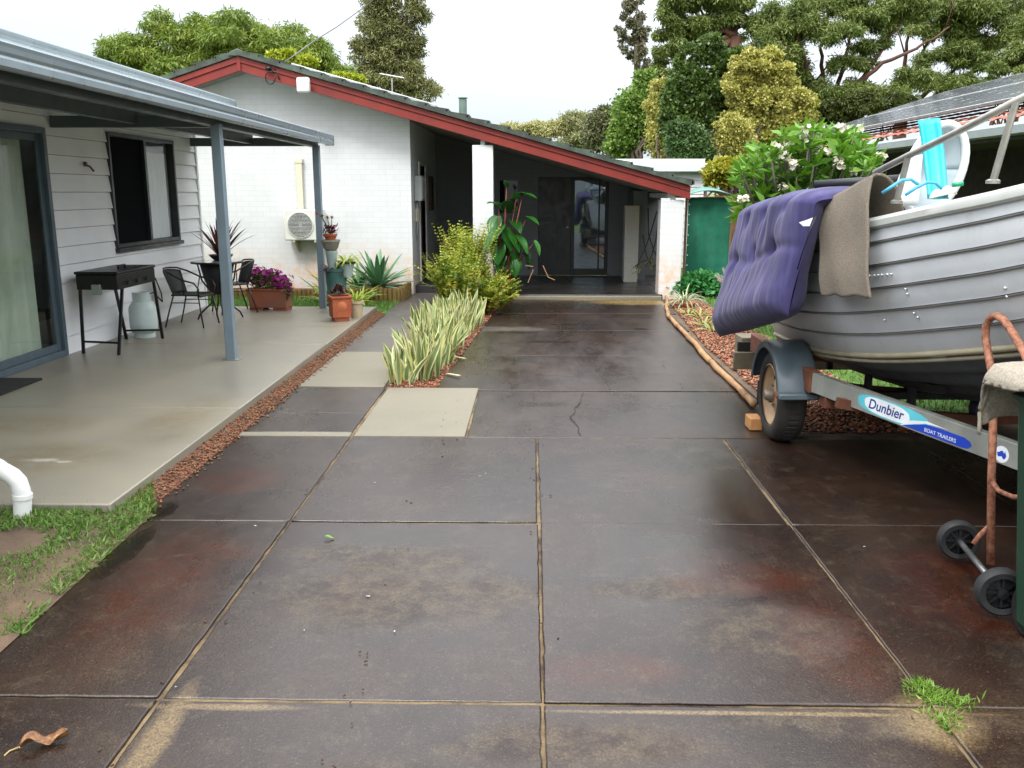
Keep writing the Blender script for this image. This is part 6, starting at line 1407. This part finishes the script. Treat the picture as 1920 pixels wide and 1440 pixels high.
# frangipani
fg=thing('frangipani','spreading frangipani with glossy leaves and white flower clusters','tree',(PY(1500,460,10.6).x,10.6,0))
fx=PY(1490,470,10.6)
tips=[]
frm=MB(); fb0=Vector((fx.x,10.6,0)); 
MB
def grow(p,d,r,depth):
    L=random.uniform(.30,.42)*(.88**depth); q=p+d*L; frm.tube([p,p.lerp(q,.5)+Vector((0,0,-.015)),q],[r,r*.85,r*.75],7)
    if depth>=4: tips.append((q,d)); return
    for k in range(2 if random.random()<.6 else 3):
        nd=(d+Vector((random.uniform(-.75,.75),random.uniform(-.75,.75),random.uniform(-.1,.4)))).normalized(); nd.z=max(nd.z,.12); grow(q,nd.normalized(),r*.72,depth+1)
for d in((-.5,-.1,.7),(.45,.1,.75),(.0,-.4,.8),(-.1,.4,.8),(.75,-.2,.5),(-.8,.0,.42)):
    grow(fb0+Vector((0,0,.25)),Vector(d).normalized(),.05,1)
frm.tube([fb0,fb0+Vector((0,0,.3))],[.09,.07],8); frm.build('trunk',mat('frangipani_bark','#7d766c','#655e55',.8,7),fg,smooth=True)
# keep tips inside the outline seen in the photograph by adding tips over a dome
want=[]
for _ in range(330):
    u=random.uniform(1385,1660); v=random.uniform(232,420)
    top=230+((u-1545)/ (165 if u<1545 else 120))**2*90 if True else 0
    if v<top+4: continue
    if u>1640 and v>300: continue
    want.append(PY(u,v,10.6+random.uniform(-.75,.55)))
V=[];P=[];D=[];Ls=[]
lt=[(p,Vector((0,0,1))) for p in want]
tw_=MB()
for p,d in lt:
    n=random.randint(9,13)
    for k in range(n):
        az=k*2.4+random.uniform(-.3,.3); el=random.uniform(-.35,.95); P.append(tuple(p+Vector((0,0,random.uniform(-.03,.03))))); D.append((math.cos(az)*math.cos(el),math.sin(az)*math.cos(el),math.sin(el))); Ls.append(random.uniform(.13,.24))
    c=fb0+Vector((0,0,.55)); tw_.tube([p,p.lerp(c,.22)+Vector((0,0,-.04))],[.009,.014],5)
Ls=np.array(Ls); finish('foliage',leafmesh('foliage',np.array(P)-np.array(ORIG[fg.name]),np.array(D),Ls,Ls*.30,.25),leafmat('frangipani_leaf',['#3c6b18','#568a22','#74a534','#93ba50'],.28,.32),fg,Vector()); tw_.build('twigs',mat('frangipani_bark','#7d766c'),fg,smooth=True)
FLW=leafmat('frangipani_petal',['#d8d2b0','#e0dcc8','#e5e2d5'],.2,.6)
fc_=[]
for (u,v) in((1473,293),(1508,258),(1478,268),(1550,283),(1568,300),(1575,310),(1487,310),(1600,322),(1652,294),(1578,240),(1612,240),(1460,272),(1468,352),(1513,240),(1537,282),(1395,372)):
    fc_.append(tuple(PY(u,v,9.85))+(.055,.05,.045))
flower_mesh(fc_,150,.03,fg,FLW)
# dead climber by the right column
dv_=thing('dead_vine','bare dead vine twigs leaning beside the right white column','vine',(2.0,15.6,0)); mb=MB()
for pts in([(1232,395),(1222,430),(1212,460),(1200,485),(1193,505)],[(1215,390),(1216,440),(1226,470),(1236,490)],[(1236,400),(1230,450),(1222,480),(1210,500)],[(1205,440),(1212,480),(1224,500),(1236,495)],[(1190,500),(1205,490),(1225,485)]):
    mb.tube([PY(u,v,15.5) for u,v in pts],[.012-.001*i for i in range(len(pts))],5)
mb.build('twigs',mat('vine_bark','#1d1713','#2f261f',.9,9),dv_,smooth=True)
P,D=cloud([(PY(1195,505,15.5).x,15.5,PY(1195,505,15.5).z,.12,.08,.08),(PY(1222,495,15.5).x,15.5,PY(1222,495,15.5).z,.15,.08,.12)],90,.2); finish('leaves',leafmesh('leaves',P-np.array((2.0,15.6,0)),D,.06,.025),leafmat('vine_leaf',['#6d6b3a','#8a8a52','#5d4a30'],.2),dv_,Vector())
tag(MB().box((1.72,16.6,.02),(1.98,16.9,PY(1217,385,16.75).z)).build('column',m_brick('stained_brick','#a9a79f','#9c8a64',.9,(.9,1.8)),bevel=.01),'stained white brick pier standing inside the carport beside the dead vine','pier')
